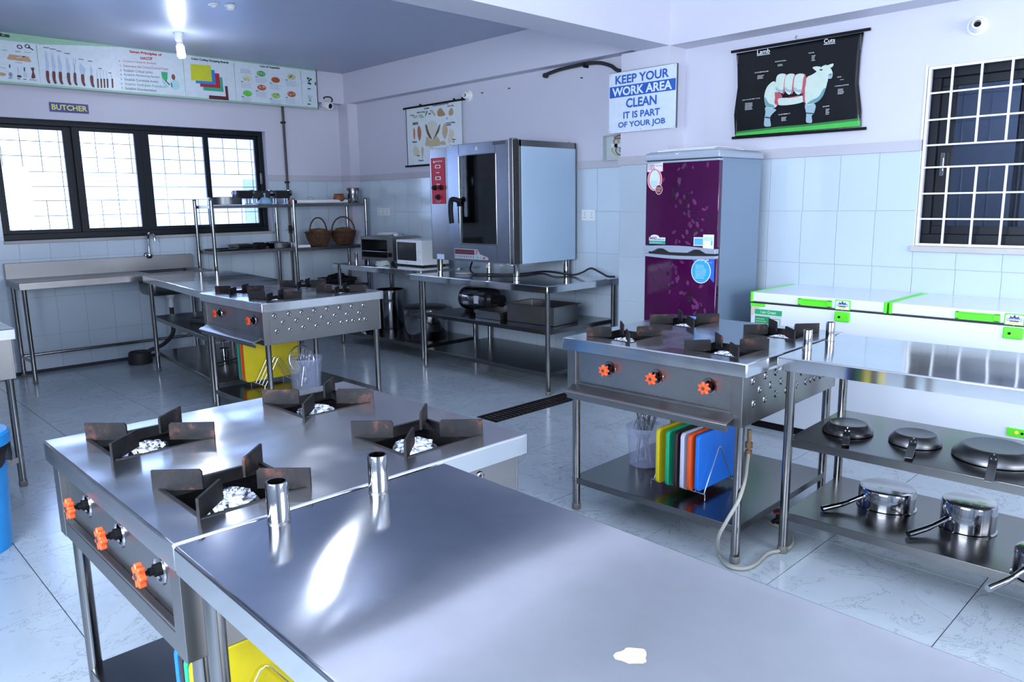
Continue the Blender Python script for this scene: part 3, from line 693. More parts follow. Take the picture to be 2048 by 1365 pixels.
# lower key pad sticker on the door
kx0, kz1 = L(ov, 909, 497, -.01); kx1, kz0 = L(ov, 977, 521, -.01); P = Print(); y = -.0112; kw = kx1-kx0; kh = kz1-kz0
P.poly([(kx0, kz0), (kx1, kz0), (kx1, kz0+kh*.25), (kx0+kw*.76, kz0+kh*.55), (kx0+kw*.7, kz1), (kx0, kz1)], (.35, .36, .4), y)
P.rect(kx0+.005, kz0+kh*.45, kx0+kw*.6, kz1-.006, (.05, .01, .015), y)
for i in range(9): P.ell(kx0+.02+i*kw*.063, kz0+kh*.68, .006, .009, (.4, .01, .03), y, 8); P.rect(kx0+.012+i*kw*.066, kz0+kh*.14, kx0+.022+i*kw*.066, kz0+kh*.34, (.06, .06, .1), y)
for i in range(4): P.rect(kx0+kw*.63, kz0+kh*(.5+.12*i), kx0+kw*.7, kz0+kh*(.57+.12*i), (.55, .02, .04), y)
P.ell(kx0+kw*.7, kz0+kh*.2, .011, .011, (.02, .45, .15), y); P.text('/', kx0+kw*.76, kz0+kh*.1, kx0+kw*.8, .018, (.5, .1, .05), y=y); P.ell(kx0+kw*.88, kz0+kh*.18, .016, .009, (.25, .03, .02), y)
P.build('keypad_sticker', ov)
P = Print(); a, b = L(ov, 874, 508); c, d = L(ov, 889, 519)
P.rect(a, d, c, b, (.45, .55, .75), -.001)
for i in range(3): P.fine(a+.005, d+.006+i*.012, c-.005, d+.014+i*.012, 1, (.75, .78, .85), -.001)
a, b = L(ov, 985, 284, -.01); c, d = L(ov, 1010, 288, -.01); P.rect(a, d, c, b, (.05, .05, .06), -.011)
a, b = L(ov, 953, 294, -.01); P.text('A', a-.022, b-.03, a+.018, .035, (.6, .62, .68), y=-.011, bold=.03)
a, b = L(ov, 901, 292, -.01); P.ell(a, b, .018, .022, (.6, .6, .62), -.011); P.text('S', a-.008, b-.014, a+.008, .028, (.05, .05, .06), y=-.011)
P.build('rating_label', ov)

# ------------------------------------------------------------------ refrigerator
fr = thing('refrigerator', 'tall purple two door refrigerator with flower print in the corner by the freezer', 'refrigerator', (4.40, 3.187, 0), R90)
FW, FD, FH = .567, .55, 1.82
side = plain('fridge_side_sheet', (.16, .225, .31), .35, .1, .02, 2); rim = plain('fridge_top_trim', (.33, .38, .46), .3, .1, .02, 2)
MB().box((.003, .05, .04), (FW-.003, FD, FH-.055)).build('cabinet', side, fr, .004, 0)
pt = [(-.004, -.01), (FW+.008, -.01), (FW+.008, FD+.01), (-.004, FD+.01)]
q = MB(); prof = [(.0, 0), (.0, .03), (.008, .045), (.03, .055)]
vs = []; fs = []
for (ins, dz) in prof:
    for (a, b) in ((-.004+ins, -.012+ins), (FW+.008-ins, -.012+ins), (FW+.008-ins, FD+.01-ins), (-.004+ins, FD+.01-ins)): vs.append((a, b, FH-.055+dz))
for i in range(3):
    for k in range(4): fs.append((i*4+k, i*4+(k+1) % 4, (i+1)*4+(k+1) % 4, (i+1)*4+k))
fs.append((12, 13, 14, 15)); fs.append((3, 2, 1, 0)); q._add(vs, fs); q.build('top_cap', rim, fr, .006, 50)
MB().box((.01, .0, FH-.067), (FW-.01, .05, FH-.054)).build('door_gap', M['rubber'], fr, smooth=0)
pur = plain('purple_door_glass', (.048, .002, .040), .08, 0, .25, 2.5, .3)
def door_(z0, z1, nm):
    n = 12; front = [(FW*k/n, .008-.016*(1-((k/n-.5)*2)**2)) for k in range(n+1)]
    q = MB(); q.prism(front+[(FW, .045), (0, .045)], z0, z1, 'z'); return q.build(nm, pur, fr, .003)
up = door_(1.190, 1.745, 'door'); lo = door_(.06, 1.120, 'door')
MB().box((-.001, -.006, 1.745), (FW+.001, .045, 1.758)).build('door_edge', rim, fr, .002, 0)
MB().box((.012, -.002, .02), (FW-.012, .05, .06)).build('kick_plate', rim, fr, smooth=0)
# wavy handle strips between the doors
n = 24; upc = []; dnc = []
for k in range(n+1):
    t = k/n; upc.append((FW*t, 1.187+.012*math.sin(PI*t)-.006*t)); dnc.append((FW*t, 1.165-.024*(abs(math.sin(2*PI*(t-.08))) if .08 < t < .92 else 0)+0.0+.004*math.sin(PI*t)-.02*math.sin(PI*t)+.016*(1 if .35 < t < .65 else 0)*0))
dn2 = []
for k in range(n+1):
    t = k/n; z = 1.150
    for c_ in (.25, .75): z += .024*math.exp(-((t-c_)/.09)**4)
    dn2.append((FW*t, z))
q = MB(); q.prism(upc+dn2[::-1], -.014, .03, 'y'); q.build('handle_strip', rim, fr, .003, 0)
lo1 = [(FW*k/n, 1.137-.008*math.sin(PI*k/n)) for k in range(n+1)]; lo2 = [(FW*k/n, 1.118-.012*math.sin(PI*k/n)) for k in range(n+1)]
q = MB(); q.prism(lo1+lo2[::-1], -.014, .03, 'y'); q.build('handle_strip', rim, fr, .002, 0)
MB().box((.02, .022, 1.115), (FW-.005, .05, 1.19)).build('door_gap', M['rubber'], fr, smooth=0)
def bow(x): return .008-.016*(1-((x/FW-.5)*2)**2)-.0012
class BPrint(Print):
    def poly(s, pts, col, y=0, smooth=0):
        s._m(col); s.k += 1
        if smooth: pts = [(p.x, p.y) for p in smoothpts([(a, b, 0) for a, b in pts], smooth, True)]
        s.mb._add([(a, bow(a)-s.k*1.2e-5, b) for a, b in pts], [tuple(range(len(pts)))])
    def text(s, t, x0, z0, x1, h, col, z1=None, y=0, bold=.015):
        n0 = len(s.mb.v); Print.text(s, t, x0, z0, x1, h, col, z1, 0, bold)
        for i in range(n0, len(s.mb.v)): v = s.mb.v[i]; s.mb.v[i] = (v[0], bow(v[0])-s.k*1.2e-5, v[2])
P = BPrint(); rr = random.Random(5)
for dz0, dz1, nn in ((1.21, 1.73, 70), (.62, 1.10, 50)):
    for k in range(nn):
        t = rr.random(); z = dz0+(dz1-dz0)*t; x = .33+.10*math.sin(t*6)+rr.gauss(0, .075)
        if not .03 < x < FW-.06: continue
        rx = rr.uniform(.006, .012); dark = rr.random() < .28
        col = (.006, .001, .008) if dark else ((.085, .008, .07) if rr.random() < .6 else (.12, .015, .10))
        P.ell(x, z, rx, rx*rr.uniform(1.4, 2.2), col, 0, 10, rr.uniform(-1.2, 1.2))
P.build('flower_print', fr, kind='stuff')
P = BPrint(); P.k = 160; W = (.78, .76, .8)
def F(px, py): return L(fr, px, py, 0)
a, b = F(1356, 308); P.poly([(a-.018, b+.012), (a, b), (a+.018, b+.012), (a+.008, b+.0), (a, b-.008), (a-.008, b)], W); P.text('WALTON', a-.036, b-.028, a+.034, .012, W)
P.build('door_sticker', fr); P = BPrint(); P.k = 160
# energy sticker
x0, z1 = F(1294, 326); x1, z0 = F(1326, 381)
P.rect(x0, z1-.062, x1, z1, (.78, .55, .58)); P.rect(x0+.004, z1-.057, x1-.004, z1-.005, (.75, .72, .8)); P.text('100%', x0+.008, z1-.05, x0+.068, .038, (.12, .02, .05), bold=.0)
P.text('warranty', x0+.072, z1-.03, x1-.006, .012, (.3, .1, .3))
cx = (x0+x1)/2; P.ell(cx, z1-.115, .064, .075, (.8, .5, .52)); P.ell(cx, z1-.115, .058, .069, (.72, .14, .14)); P.ell(cx, z1-.115, .046, .064, (.62, .74, .84))
P.rect(cx-.036, z1-.078, cx+.036, z1-.068, (.05, .5, .5)); P.rect(cx-.045, z1-.118, cx+.045, z1-.113, (.8, .6, .6)); P.fine(cx-.036, z1-.165, cx+.036, z1-.122, 4, (.3, .45, .6))
P.ell(cx+.038, z1-.182, .031, .034, (.85, .6, .62)); P.ell(cx+.038, z1-.182, .027, .030, (.12, .02, .03)); P.fine(cx+.018, z1-.2, cx+.058, z1-.165, 4, (.75, .4, .4))
P.build('door_sticker', fr); P = BPrint(); P.k = 160
# nano sticker
x0, z1 = F(1298, 471); x1, z0 = F(1332, 489); P.ell(x0+.05, z1-.012, .04, .018, W); P.rect(x0, z1-.035, x1, z1-.012, W); P.text('NANO', x0+.003, z1-.03, x0+.068, .022, (.02, .02, .05), bold=.03); P.text('health care', x0+.07, z1-.03, x1-.004, .012, (.02, .1, .1)); P.rect(x0+.002, z0, x1, z1-.036, (.02, .35, .25)); P.fine(x0+.01, z0+.004, x1-.01, z1-.042, 3, (.4, .7, .6))
P.build('door_sticker', fr); P = BPrint(); P.k = 160
# blue sticker on the upper door
x0, z1 = F(1389, 469); x1, z0 = F(1427, 493); xm = (x0+x1)/2; P.rect(x0, z0, x1-.004, z1-.018, W); P.rect(xm-.004, z1-.1, x1, z1, W); P.rect(x0+.004, z0+.005, x1-.01, z0+.045, (.10, .42, .85)); P.rect(x0+.004, z0+.045, xm, z1-.022, (.35, .62, .9)); P.rect(xm, z0+.035, x1-.008, z1-.014, (.45, .66, .85)); P.fine(x0+.02, z1-.036, xm-.01, z1-.028, 1, (.1, .2, .5))
P.build('door_sticker', fr); P = BPrint(); P.k = 160
# blue corner with disc on the lower door
x0, z1 = F(1381, 515); x1, z0 = F(1427, 566); P.poly([(x0, z1+.004), (x1, z1+.004), (x1, z0)], (.02, .13, .62)); P.text('WALTON', x0+.052, z1-.020, x1-.042, .016, (.8, .85, .9), bold=.03); P.fine(x0+.11, z1-.032, x1-.01, z1-.026, 1, (.5, .6, .9))
cx, cz = F(1402.5, 543); P.ell(cx, cz, .071, .080, W, 0, 32); P.ell(cx, cz, .066, .075, (.03, .35, .85), 0, 32)
P.fine(cx-.04, cz-.05, cx+.04, cz+.045, 9, (.35, .62, .95)); P.build('door_sticker', fr)
sh = MB().box((.08, .02, FH+.001), (FW-.05, .40, FH+.008)); sh.box((.16, .0, FH+.0085), (FW-.02, .30, FH+.012))
o = sh.build('white_board', M['paper'], None, .001, 0); o.location = fr.location; o.rotation_euler = (0, 0, R90); tag(o, 'thin white board lying on top of the purple refrigerator', 'board')

# ------------------------------------------------------------------ chest freezer
fz = thing('chest_freezer', 'long white chest freezer with two lids and lime green trim', 'freezer', (4.55, 2.446, 0), R90)
ZW, ZD = 1.80, .585; zbz, zl0, zl1 = .05, .842, .902
def Z_(px, py, y=0): return L(fz, px, py, y)
MB().box((0, .008, zbz), (ZW, ZD, zl0-.012)).build('body', M['whitegloss'], fz, .006, 0)
MB().box((.004, .012, zl0-.012), (ZW-.004, ZD-.01, zl0)).build('seal', M['rubber'], fz, smooth=0)
MB().box((.03, .03, 0), (ZW-.03, ZD-.03, zbz)).build('base', M['black'], fz, smooth=0)
sx = Z_(1770, 608)[0]
for (a, b) in ((.012, sx), (sx+.035, ZW-.012)):
    ld = MB().box((a, 0, zl0), (b, ZD, zl1)).build('lid', M['whitegloss'], fz, .008, 0)
    for (c, d) in ((a-.012, a+.006), (b-.006, b+.012)):
        MB().box((c, -.004, zl0-.002), (d, ZD+.004, zl1+.003)).build('lid_edge', M['green'], ld, .004, 0)
    off = 0 if a < .1 else sx+.035-.012
    hx0 = .325+off*1.0 if a < .1 else Z_(1912, 622)[0]; hx1 = hx0+.21
    hz0, hz1_ = zl0+.004, zl0+.046
    h = MB().box((hx0, -.014, hz0), (hx1, .002, hz0+.009)).box((hx0, -.014, hz1_-.008), (hx1, .002, hz1_)).box((hx0, -.014, hz0), (hx0+.022, .002, hz1_)).box((hx1-.03, -.014, hz0), (hx1, .002, hz1_)).box((hx0, -.004, hz0), (hx1, .002, hz1_))
    h.build('handle', M['green'], ld, .003, 0)
    bx0 = hx1+.018; bw = .092
    MB().box((bx0, -.008, zl0-.004), (bx0+bw, .002, zl1-.004)).build('badge', M['green'], ld, .006, 0)
    P = Print(); cx = bx0+bw/2; cz = (zl0+zl1)/2-.004; y = -.0085
    P.poly([(bx0+.006, zl0-.001), (bx0+bw-.006, zl0-.001), (bx0+bw-.006, zl1-.014), (bx0+bw-.016, zl1-.009), (bx0+.016, zl1-.009), (bx0+.006, zl1-.014)], (.70, .72, .66), y)
    P.poly([(cx+(.020 if k % 2 else .030)*math.cos(2*PI*k/16), cz+(.012 if k % 2 else .026)*math.sin(2*PI*k/16)) for k in range(16)], (.03, .03, .12), y)
    P.poly([(cx-.028, cz-.012), (cx+.028, cz-.012), (cx, cz-.032)], (.75, .6, .2), y); P.rect(cx-.034, cz-.008, cx+.034, cz+.008, (.02, .12, .5), y); P.text('Rockwell', cx-.032, cz-.006, cx+.032, .012, (.8, .85, .9), y=y, bold=.02)
    P.build('badge_print', ld)
    MB().box((bx0-.002, -.006, zl0-.078), (bx0+bw-.002, .010, zl0-.016)).build('lock_plate', M['green'], fz, .008, 0)
    MB().cyl((bx0+.03, -.011, zl0-.048), (bx0+.03, 0, zl0-.048), .007, n=14).build('lock', M['black'], fz)
MB().box((-.001, .004, zl0-.032), (.10, .012, zl0-.012)).build('trim', M['green'], fz, .002, 0)
P = Print(); x0, z1 = Z_(1509, 618); x1 = Z_(1563, 622)[0]; y = .0072
P.rect(.002, zl0-.09, .02, zl0-.035, (.6, .5, .4), y); P.poly([(.002, zl0-.034), (.07, zl0-.034), (.002, zl0-.10)], (.62, .54, .45), y)
P.rect(x0, z1-.034, x1, z1, (.02, .36, .14), y); P.text('I am Green', x0+.04, z1-.026, x1-.04, .02, (.75, .85, .78), y=y, bold=.0)
P.rect(x0, z1-.20, x1, z1-.036, (.55, .66, .62), y); P.poly([(x0+.003, z1-.20), (x0+.085, z1-.20), (x0+.105, z1-.045), (x0+.003, z1-.045)], (.03, .28, .12), y); P.fine(x0+.01, z1-.15, x0+.085, z1-.055, 6, (.3, .6, .4), y)
P.poly([(x0+.11, z1-.19), (x1-.01, z1-.19), (x1-.01, z1-.055), (x0+.125, z1-.055)], (.2, .3, .25), y); P.poly([(x0+.115, z1-.185), (x1-.015, z1-.185), (x1-.015, z1-.06), (x0+.13, z1-.06)], (.66, .74, .72), y)
P.build('green_sticker', fz)
cx0, cz1 = Z_(2014, 855); MB().box((cx0, 0, cz1-.045), (ZW-.05, .01, cz1)).build('control_strip', M['green'], fz, .002, 0)
MB().lathe([(.009, 0), (.008, .004), (0, .005)], (0, 0, 0), 12, Matrix.Translation((cx0+.045, 0, cz1-.02)) @ Matrix.Rotation(PI/2, 4, 'X')).build('indicator', M['led'], fz)
MB().lathe([(.007, 0), (.006, .003), (0, .004)], (0, 0, 0), 12, Matrix.Translation((cx0+.07, 0, cz1-.022)) @ Matrix.Rotation(PI/2, 4, 'X')).build('dial', M['black'], fz)

# ------------------------------------------------------------------ toaster oven and microwave on the low-shelved table
TZ = .88
to = thing('toaster_oven', 'steel open-front toaster oven left of the microwave', 'oven', (4.62, 7.10, TZ), R90+math.radians(5))
w_, d_, h_ = .53, .36, .285
q = MB().box((0, .0, .06), (.012, d_-.01, h_-.035)).box((w_-.09, .0, .06), (w_, d_-.01, h_-.035)).box((0, 0, h_-.035), (w_, d_, h_)).box((0, 0, .03), (w_, d_-.01, .06)).box((0, d_-.01, .03), (w_, d_, h_-.0351))
q.build('housing', M['steel'], to, .002, 0)
MB().box((.0125, d_-.02, .063), (w_-.0905, d_-.012, h_-.037)).box((.0125, .02, .0605), (w_-.0905, d_-.021, .0625)).build('oven_cavity', M['iron'], to, smooth=0)
q = MB()
for k in range(12): q.cyl((.02+k*.033, .02, .125), (.02+k*.033, d_-.03, .125), .0022, n=6)
q.cyl((.012, .02, .125), (w_-.09, .02, .125), .004, n=8); q.build('wire_rack', M['wire'], to)
MB().lathe([(.025, 0), (.022, .014), (0, .016)], (0, 0, 0), 18, Matrix.Translation((w_-.045, 0, .095)) @ Matrix.Rotation(PI/2, 4, 'X')).box((w_-.05, -.026, .075), (w_-.04, -.01, .115)).build('knob', M['black'], to)
MB().cyl((w_-.045, .002, .15), (w_-.045, -.004, .15), .006, n=10).build('indicator', M['red'], to)
for x in (.04, w_-.04):
    for y in (.03, d_-.04): MB().cyl((x, y, 0), (x, y, .031), .014, n=12).build('foot', M['black'], to)
def plate(name, label, loc, r=.12, mat='white', group=None):
    t = thing(name, label, 'plate', loc, 0, group)
    MB().lathe([(0, .004), (r*.6, .004), (r*.97, .014), (r, .017), (r*.98, .013), (r*.6, 0), (0, 0)], (0, 0, 0), 32).build('dish', M[mat], t, smooth=60); return t
p_ = atz(768, 466, TZ+h_)
plate('plate', 'white plate on the toaster oven, lower of the stacked two', (4.80, 6.85, TZ+h_+.001), .125, group=None)
plate('plate', 'white plate on the toaster oven, upper of the stacked two', (4.805, 6.845, TZ+h_+.0135), .11)
plg = thing('power_plug', 'white power plug with cord lying on the toaster oven', 'plug', (4.78, 6.66, TZ+h_))
MB().box((-.02, -.025, .0), (.02, .02, .028)).build('plug_body', M['white'], plg, .006, 0); MB().tube(smoothpts([(0, .02, .015), (.02, .05, .02), (.06, .06, .008), (.09, .03, .006), (.07, -.01, .02), (.03, -.04, .03)], 4), .004, 6).build('cord', M['white'], plg)
for k in (-.011, .011): MB().box((k-.003, -.045, .012), (k+.003, -.024, .016)).build('pin', M['chrome'], plg, smooth=0)
mw = thing('microwave', 'small white microwave between the toaster oven and the tall oven', 'microwave', (4.64, 6.47, TZ), R90+math.radians(-3))
w_, d_, h_ = .455, .33, .262
MB().box((0, .012, .015), (w_, d_, h_)).build('case', M['white'], mw, .006, 0)
MB().box((0, 0, .015), (w_*.80, .014, h_)).build('door', M['white'], mw, .004, 0)
MB().box((w_*.805, .001, .015), (w_, .014, h_)).build('control_panel', M['white'], mw, .004, 0)
MB().box((.012, -.002, .055), (w_*.79, .004, h_-.022)).build('door_window', plain('dark_door_window', (.008, .01, .014), .12), mw, .003, 0)
for z in (.165, .095): MB().lathe([(.021, 0), (.019, .012), (.0, .014)], (0, 0, 0), 20, Matrix.Translation((w_*.9, .001, z)) @ Matrix.Rotation(PI/2, 4, 'X')).build('knob', M['white'], mw)
P = Print(); P.fine(w_*.34, .026, w_*.48, .036, 1, (.05, .05, .08), -.001); P.build('lettering', mw)
for x in (.04, w_-.04):
    for y in (.03, d_-.04): MB().cyl((x, y, 0), (x, y, .016), .012, n=12).build('foot', M['black'], mw)
cl = thing('coiled_cable', 'coiled pale cable on the table in front of the toaster oven', 'cable', (4.52, 6.55, TZ))
for k in range(4):
    q = MB().tube([(.075*math.cos(a)*(1-.06*k), .075*math.sin(a)*(1-.05*k), .008+.010*k+.004*math.sin(3*a)) for a in [2*PI*j/26 for j in range(26)]], .005, 6, True).build('loop', paint((.5, .53, .5), .5), cl)
st = thing('steel_stub', 'short steel post at the far end of the toaster oven table', 'pipe', (4.62, 7.2, TZ)); MB().lathe([(.017, 0), (.017, .095), (.014, .098), (.013, .08), (0, .08)], (0, 0, 0), 18).build('tube', M['steel_pol'], st)
# stock pots on the lower shelf
def pot(label, loc, r, h, lid=True, rot=0, cap=None):
    t = thing('stock_pot', label, 'pot', loc, rot)
    MB().lathe([(0, 0), (r*.97, 0), (r, .012), (r, h), (r+.006, h+.004), (r+.004, h), (r-.003, h-.004), (r-.003, .01), (0, .01)], (0, 0, 0), 36).build('body', M['steel_pol'], t)
    for s_ in (-1, 1):
        z = h*.72; MB().tube(smoothpts([(s_*r, -.045, z), (s_*(r+.035), -.045, z+.005), (s_*(r+.04), 0, z+.006), (s_*(r+.035), .045, z+.005), (s_*r, .045, z)], 4), .006, 8).build('handle', M['chrome'], t)
    if lid: MB().lathe([(r+.008, h+.002), (r+.009, h+.012), (r*.96, h+.022), (0, h+.028), ], (0, 0, 0), 36).build('lid', M['steel_dull'], t)
    return t
pot('tall steel stock pot beside the mid-room gas range on the low shelf', (4.545, 7.03, .156), .135, .36, False, .3)
pot('tall dark stock pot behind the other pots on the low shelf', (4.86, 6.93, .156), .15, .42, False, .9)
pot('wide lidded steel stock pot on the low shelf behind the oven table leg', (4.71, 6.12, .156), .225, .30, True, .8)
# ------------------------------------------------------------------ sink table along the window wall
sk_ = thing('sink_table', 'steel sink table with high backsplash under the far window', 'sink', (1.475, 7.49, 0), math.radians(-1.2))
SWd, SDp, SZ = 1.66, .525, .889
bx0, bx1, by0, by1 = 1.08, 1.55, .07, .47
q = MB(); z = SZ
xs_ = [0, bx0, bx1, SWd]; ys_ = [0, by0, by1, SDp]; idx = lambda i, j: i*4+j
vs = [(x, y, z) for x in xs_ for y in ys_]; fs = [(idx(i, j), idx(i+1, j), idx(i+1, j+1), idx(i, j+1)) for i in range(3) for j in range(3) if (i, j) != (1, 1)]
base = len(vs); ring = [(0, 0), (1, 0), (2, 0), (3, 0), (3, 1), (3, 2), (3, 3), (2, 3), (1, 3), (0, 3), (0, 2), (0, 1)]
for (i, j) in ring: vs.append((xs_[i], ys_[j], z-.06))
for k in range(12): k2 = (k+1) % 12; fs.append((idx(*ring[k]), base+k, base+k2, idx(*ring[k2])))
q._add(vs, fs); q.build('tabletop', steel('sink_table_steel', (.26, .255, .25), .26, .4, (60, 2, 60), .05, .2, 2), sk_, .005)
b = MB(); dpt = .22; e = .03
def rr_(a, c, d, f, r=.05, n=5):
    o_ = []
    for (cx, cy, a0) in ((d-r, c+r, -PI/2), (d-r, f-r, 0), (a+r, f-r, PI/2), (a+r, c+r, PI)):
        for k in range(n+1): t = a0+PI/2*k/n; o_.append((cx+r*math.cos(t), cy+r*math.sin(t)))
    return o_
L0 = rr_(bx0, by0, bx1, by1); L1 = rr_(bx0+.004, by0+.004, bx1-.004, by1-.004); L2 = rr_(bx0+.02, by0+.02, bx1-.02, by1-.02)
n = len(L0); vs = [(x, y, SZ-.001) for x, y in L0]+[(x, y, SZ-dpt+.03) for x, y in L1]+[(x, y, SZ-dpt) for x, y in L2]+[((bx0+bx1)/2, (by0+by1)/2, SZ-dpt-.006)]
fs = [(i*n+k, i*n+(k+1) % n, (i+1)*n+(k+1) % n, (i+1)*n+k) for i in range(2) for k in range(n)]+[(2*n+k, 2*n+(k+1) % n, 3*n) for k in range(n)]
b._add(vs, fs); bo = b.build('basin', M['steel_dull'], sk_, smooth=60); s2 = bo.modifiers.new('thick', 'SOLIDIFY'); s2.thickness = .002
MB().prism([(0, SZ-.01), (SWd, SZ-.01), (SWd, SZ+.125), (SWd-.02, SZ+.14), (0, SZ+.14)], SDp-.012, SDp, 'y').build('backsplash', M['steel_dull'], sk_, .003, 0)
leg_parts(sk_, [(.045, .06), (.035, SDp-.06), (SWd-.05, .06), (SWd-.05, SDp-.06)], SZ-.01)
MB().cyl((.04, SDp-.06, .19), (SWd-.05, SDp-.06, .19), .014, n=12).cyl((.045, .06, .19), (.035, SDp-.06, .19), .014, n=12).build('stretcher', M['tube'], sk_)
cx, cy = (bx0+bx1)/2, (by0+by1)/2
tp = MB().lathe([(.045, 0), (.045, -.03), (.03, -.05), (.022, -.06), (.022, -.1), (.026, -.1), (.026, -.14), (.016, -.15)], (cx, cy, SZ-dpt), 20); tp.build('drain_trap', M['white'], sk_)
MB().tube(smoothpts([(cx, cy, SZ-dpt-.14), (cx, cy, SZ-dpt-.30), (cx-.02, cy-.02, .26), (cx-.12, cy-.03, .17), (cx-.26, cy-.02, .12), (cx-.34, cy, .05)], 6), .02, 10).build('waste_hose', M['rubber'], sk_)
fa = thing('faucet', 'chrome swan-neck tap on the wall above the sink table', 'faucet', (2.715, 8.043, 1.03))
MB().lathe([(.026, 0), (.03, .006), (.022, .016), (.012, .02)], (0, 0, 0), 20, Matrix.Rotation(PI/2, 4, 'X')).cyl((0, -.015, 0), (0, -.06, .0), .012, n=14).lathe([(0, -.03), (.02, -.026), (.03, -.006), (.028, .016), (.012, .026)], (0, -.075, .0), 18).build('valve_body', M['chrome'], fa)
MB().tube(smoothpts([(0, -.075, .02), (.0, -.078, .1), (.0, -.08, .17), (.006, -.10, .212), (.02, -.14, .215), (.032, -.165, .19), (.034, -.17, .15)], 6), .0125, 12).build('spout', M['chrome'], fa)
fc = thing('floor_trap', 'black rubber floor trap at the wall where the sink hose drains', 'drain', (2.47, 7.78, .0))
MB().lathe([(.105, 0), (.11, .02), (.10, .11), (.09, .12), (.085, .1), (0, .09)], (0, 0, 0), 24).build('cup', M['rubber'], fc)
# ------------------------------------------------------------------ gas pipe up the window wall
gp = thing('gas_pipe', 'brown painted gas pipe running up the window wall behind the rack', 'pipe', (4.293, 8.015, 0))
MB().cyl((0, 0, .5), (0, 0, 2.65), .0125, n=10).build('pipe', plain('brown_pipe_paint', (.03, .018, .015), .4), gp)
MB().cyl((0, 0, 1.19), (0, 0, 1.28), .02, n=10).cyl((0, -.0, 1.235), (.0, -.05, 1.235), .012, n=8).box((-.05, -.055, 1.225), (.02, -.045, 1.245)).build('valve', M['rust'], gp)
for z in (1.0, 1.75, 2.4): MB().box((-.02, -.014, z), (.02, .034, z+.02)).build('clip', M['iron'], gp, smooth=0)
# ------------------------------------------------------------------ steel rack by the window wall
rk = thing('steel_rack', 'tall steel tube rack of two bays against the window wall', 'shelf', (3.19, 7.55, 0))
for x in (.012, .905, 1.815):
    for y in (0, .40):
        l = MB().cyl((x, y, .02), (x, y, 1.565), .018, n=16).build('post', M['tube'], rk)
        MB().lathe([(.019, 0), (.021, .006), (.02, .012), (.012, .018), (0, .02)], (x, y, 1.56), 16).build('post_cap', M['foot'], l)
        MB().lathe([(.019, 0), (.022, .006), (.022, .03), (.019, .032)], (x, y, 0), 16).build('foot', M['foot'], l)
for (a, b, zs) in ((.03, .89, (1.515, 1.055, .6)), (.92, 1.80, (1.520, 1.045, .6))):
    for z in zs: sheet(rk, 'shelf', a, -.005, b, .405, z, .032, M['steel_shelf'] if z < 1 else M['steel_dull'], bev=.002)
RZ1, RZ2, RZ3 = 1.518, 1.056, .602
t = thing('cake_tin', 'round shallow aluminium tin at the left end of the top rack shelf', 'tin', (3.41, 7.70, RZ1))
MB().lathe([(0, 0), (.165, 0), (.17, .004), (.17, .075), (.174, .078), (.168, .078), (.166, .006), (0, .004)], (0, 0, 0), 40).build('pan', M['steel_dull'], t)
MB().tube(smoothpts([(-.02, -.172, .065), (0, -.176, .05), (.02, -.172, .065)], 3), .003, 6).build('clip', M['steel_pol'], t)
def machine(loc, rz, label):
    t = thing('pasta_machine', label, 'kitchen machine', loc, rz, None, (1.3, 1.3, 1.25))
    MB().box((-.06, -.045, .0), (-.045, .045, .008)).box((-.055, -.03, .0), (-.047, -.01, .06)).box((.047, -.03, 0), (.055, -.01, .06)).box((-.055, .01, .0), (-.047, .03, .06)).box((.047, .01, 0), (.055, .03, .06)).box((.045, -.045, .0), (.06, .045, .008)).build('stand', M['steel_dull'], t, .002, 0)
    MB().box((-.07, -.04, .05), (.07, .04, .115)).build('roller_housing', M['iron'], t, .008, 0)
    MB().cyl((-.075, -.02, .095), (.075, -.02, .095), .017, n=14).cyl((-.075, .02, .095), (.075, .02, .095), .017, n=14).build('roller', M['steel_dull'], t)
    MB().lathe([(.026, -.012), (.028, 0), (.026, .012), (.016, .012), (.016, -.012)], (0, 0, 0), 18, Matrix.Translation((.088, 0, .095)) @ Matrix.Rotation(PI/2, 4, 'Y')).build('end_ring', M['steel_pol'], t); return t
machine((3.60, 7.69, RZ1), .15, 'dark pasta machine on the top rack shelf, leftmost of three')
machine((3.82, 7.74, RZ1), -.1, 'dark pasta machine on the top rack shelf, middle of three behind the lidded bowl')
machine((4.035, 7.71, RZ1), .05, 'dark pasta machine on the top rack shelf, rightmost of three beside the rack post')
lb = thing('lidded_bowl', 'pale blue domed bowl with a knob in front of the pasta machines', 'bowl', (3.80, 7.60, RZ1))
MB().lathe([(0, 0), (.062, 0), (.07, .012), (.066, .03), (.05, .055), (.03, .07), (0, .075)], (0, 0, 0), 28).build('dome', paint((.25, .42, .6), .3), lb)
MB().lathe([(.008, 0), (.007, .02), (.014, .03), (.01, .042), (0, .045)], (0, 0, .072), 14).build('knob', paint((.25, .42, .6), .3), lb)
tb = thing('rolling_tube', 'long white tube with a red tip lying on the top rack shelf', 'tube', (4.13, 7.66, RZ1+.002))
MB().cyl((.06, 0, .021), (.72, .03, .021), .021, n=16).build('tube', M['white'], tb); MB().cyl((.0, -.002, .021), (.06, 0, .021), .019, n=14).build('cap', M['iron'], tb); MB().lathe([(0, -.02), (.016, -.014), (.02, 0), (.016, .014), (0, .02)], (-.012, -.002, .024), 14).build('tip', paint((.5, .03, .02), .4), tb)
MB().tube([(.2, .0, .043), (.19, -.02, .06), (.22, -.025, .075), (.27, -.01, .06), (.26, 0, .043)], .003, 6).build('wire_clip', M['wire'], tb)
cp = thing('clay_pot', 'small round brown clay pot on the top rack shelf', 'pot', (4.765, 7.72, RZ1+.004))
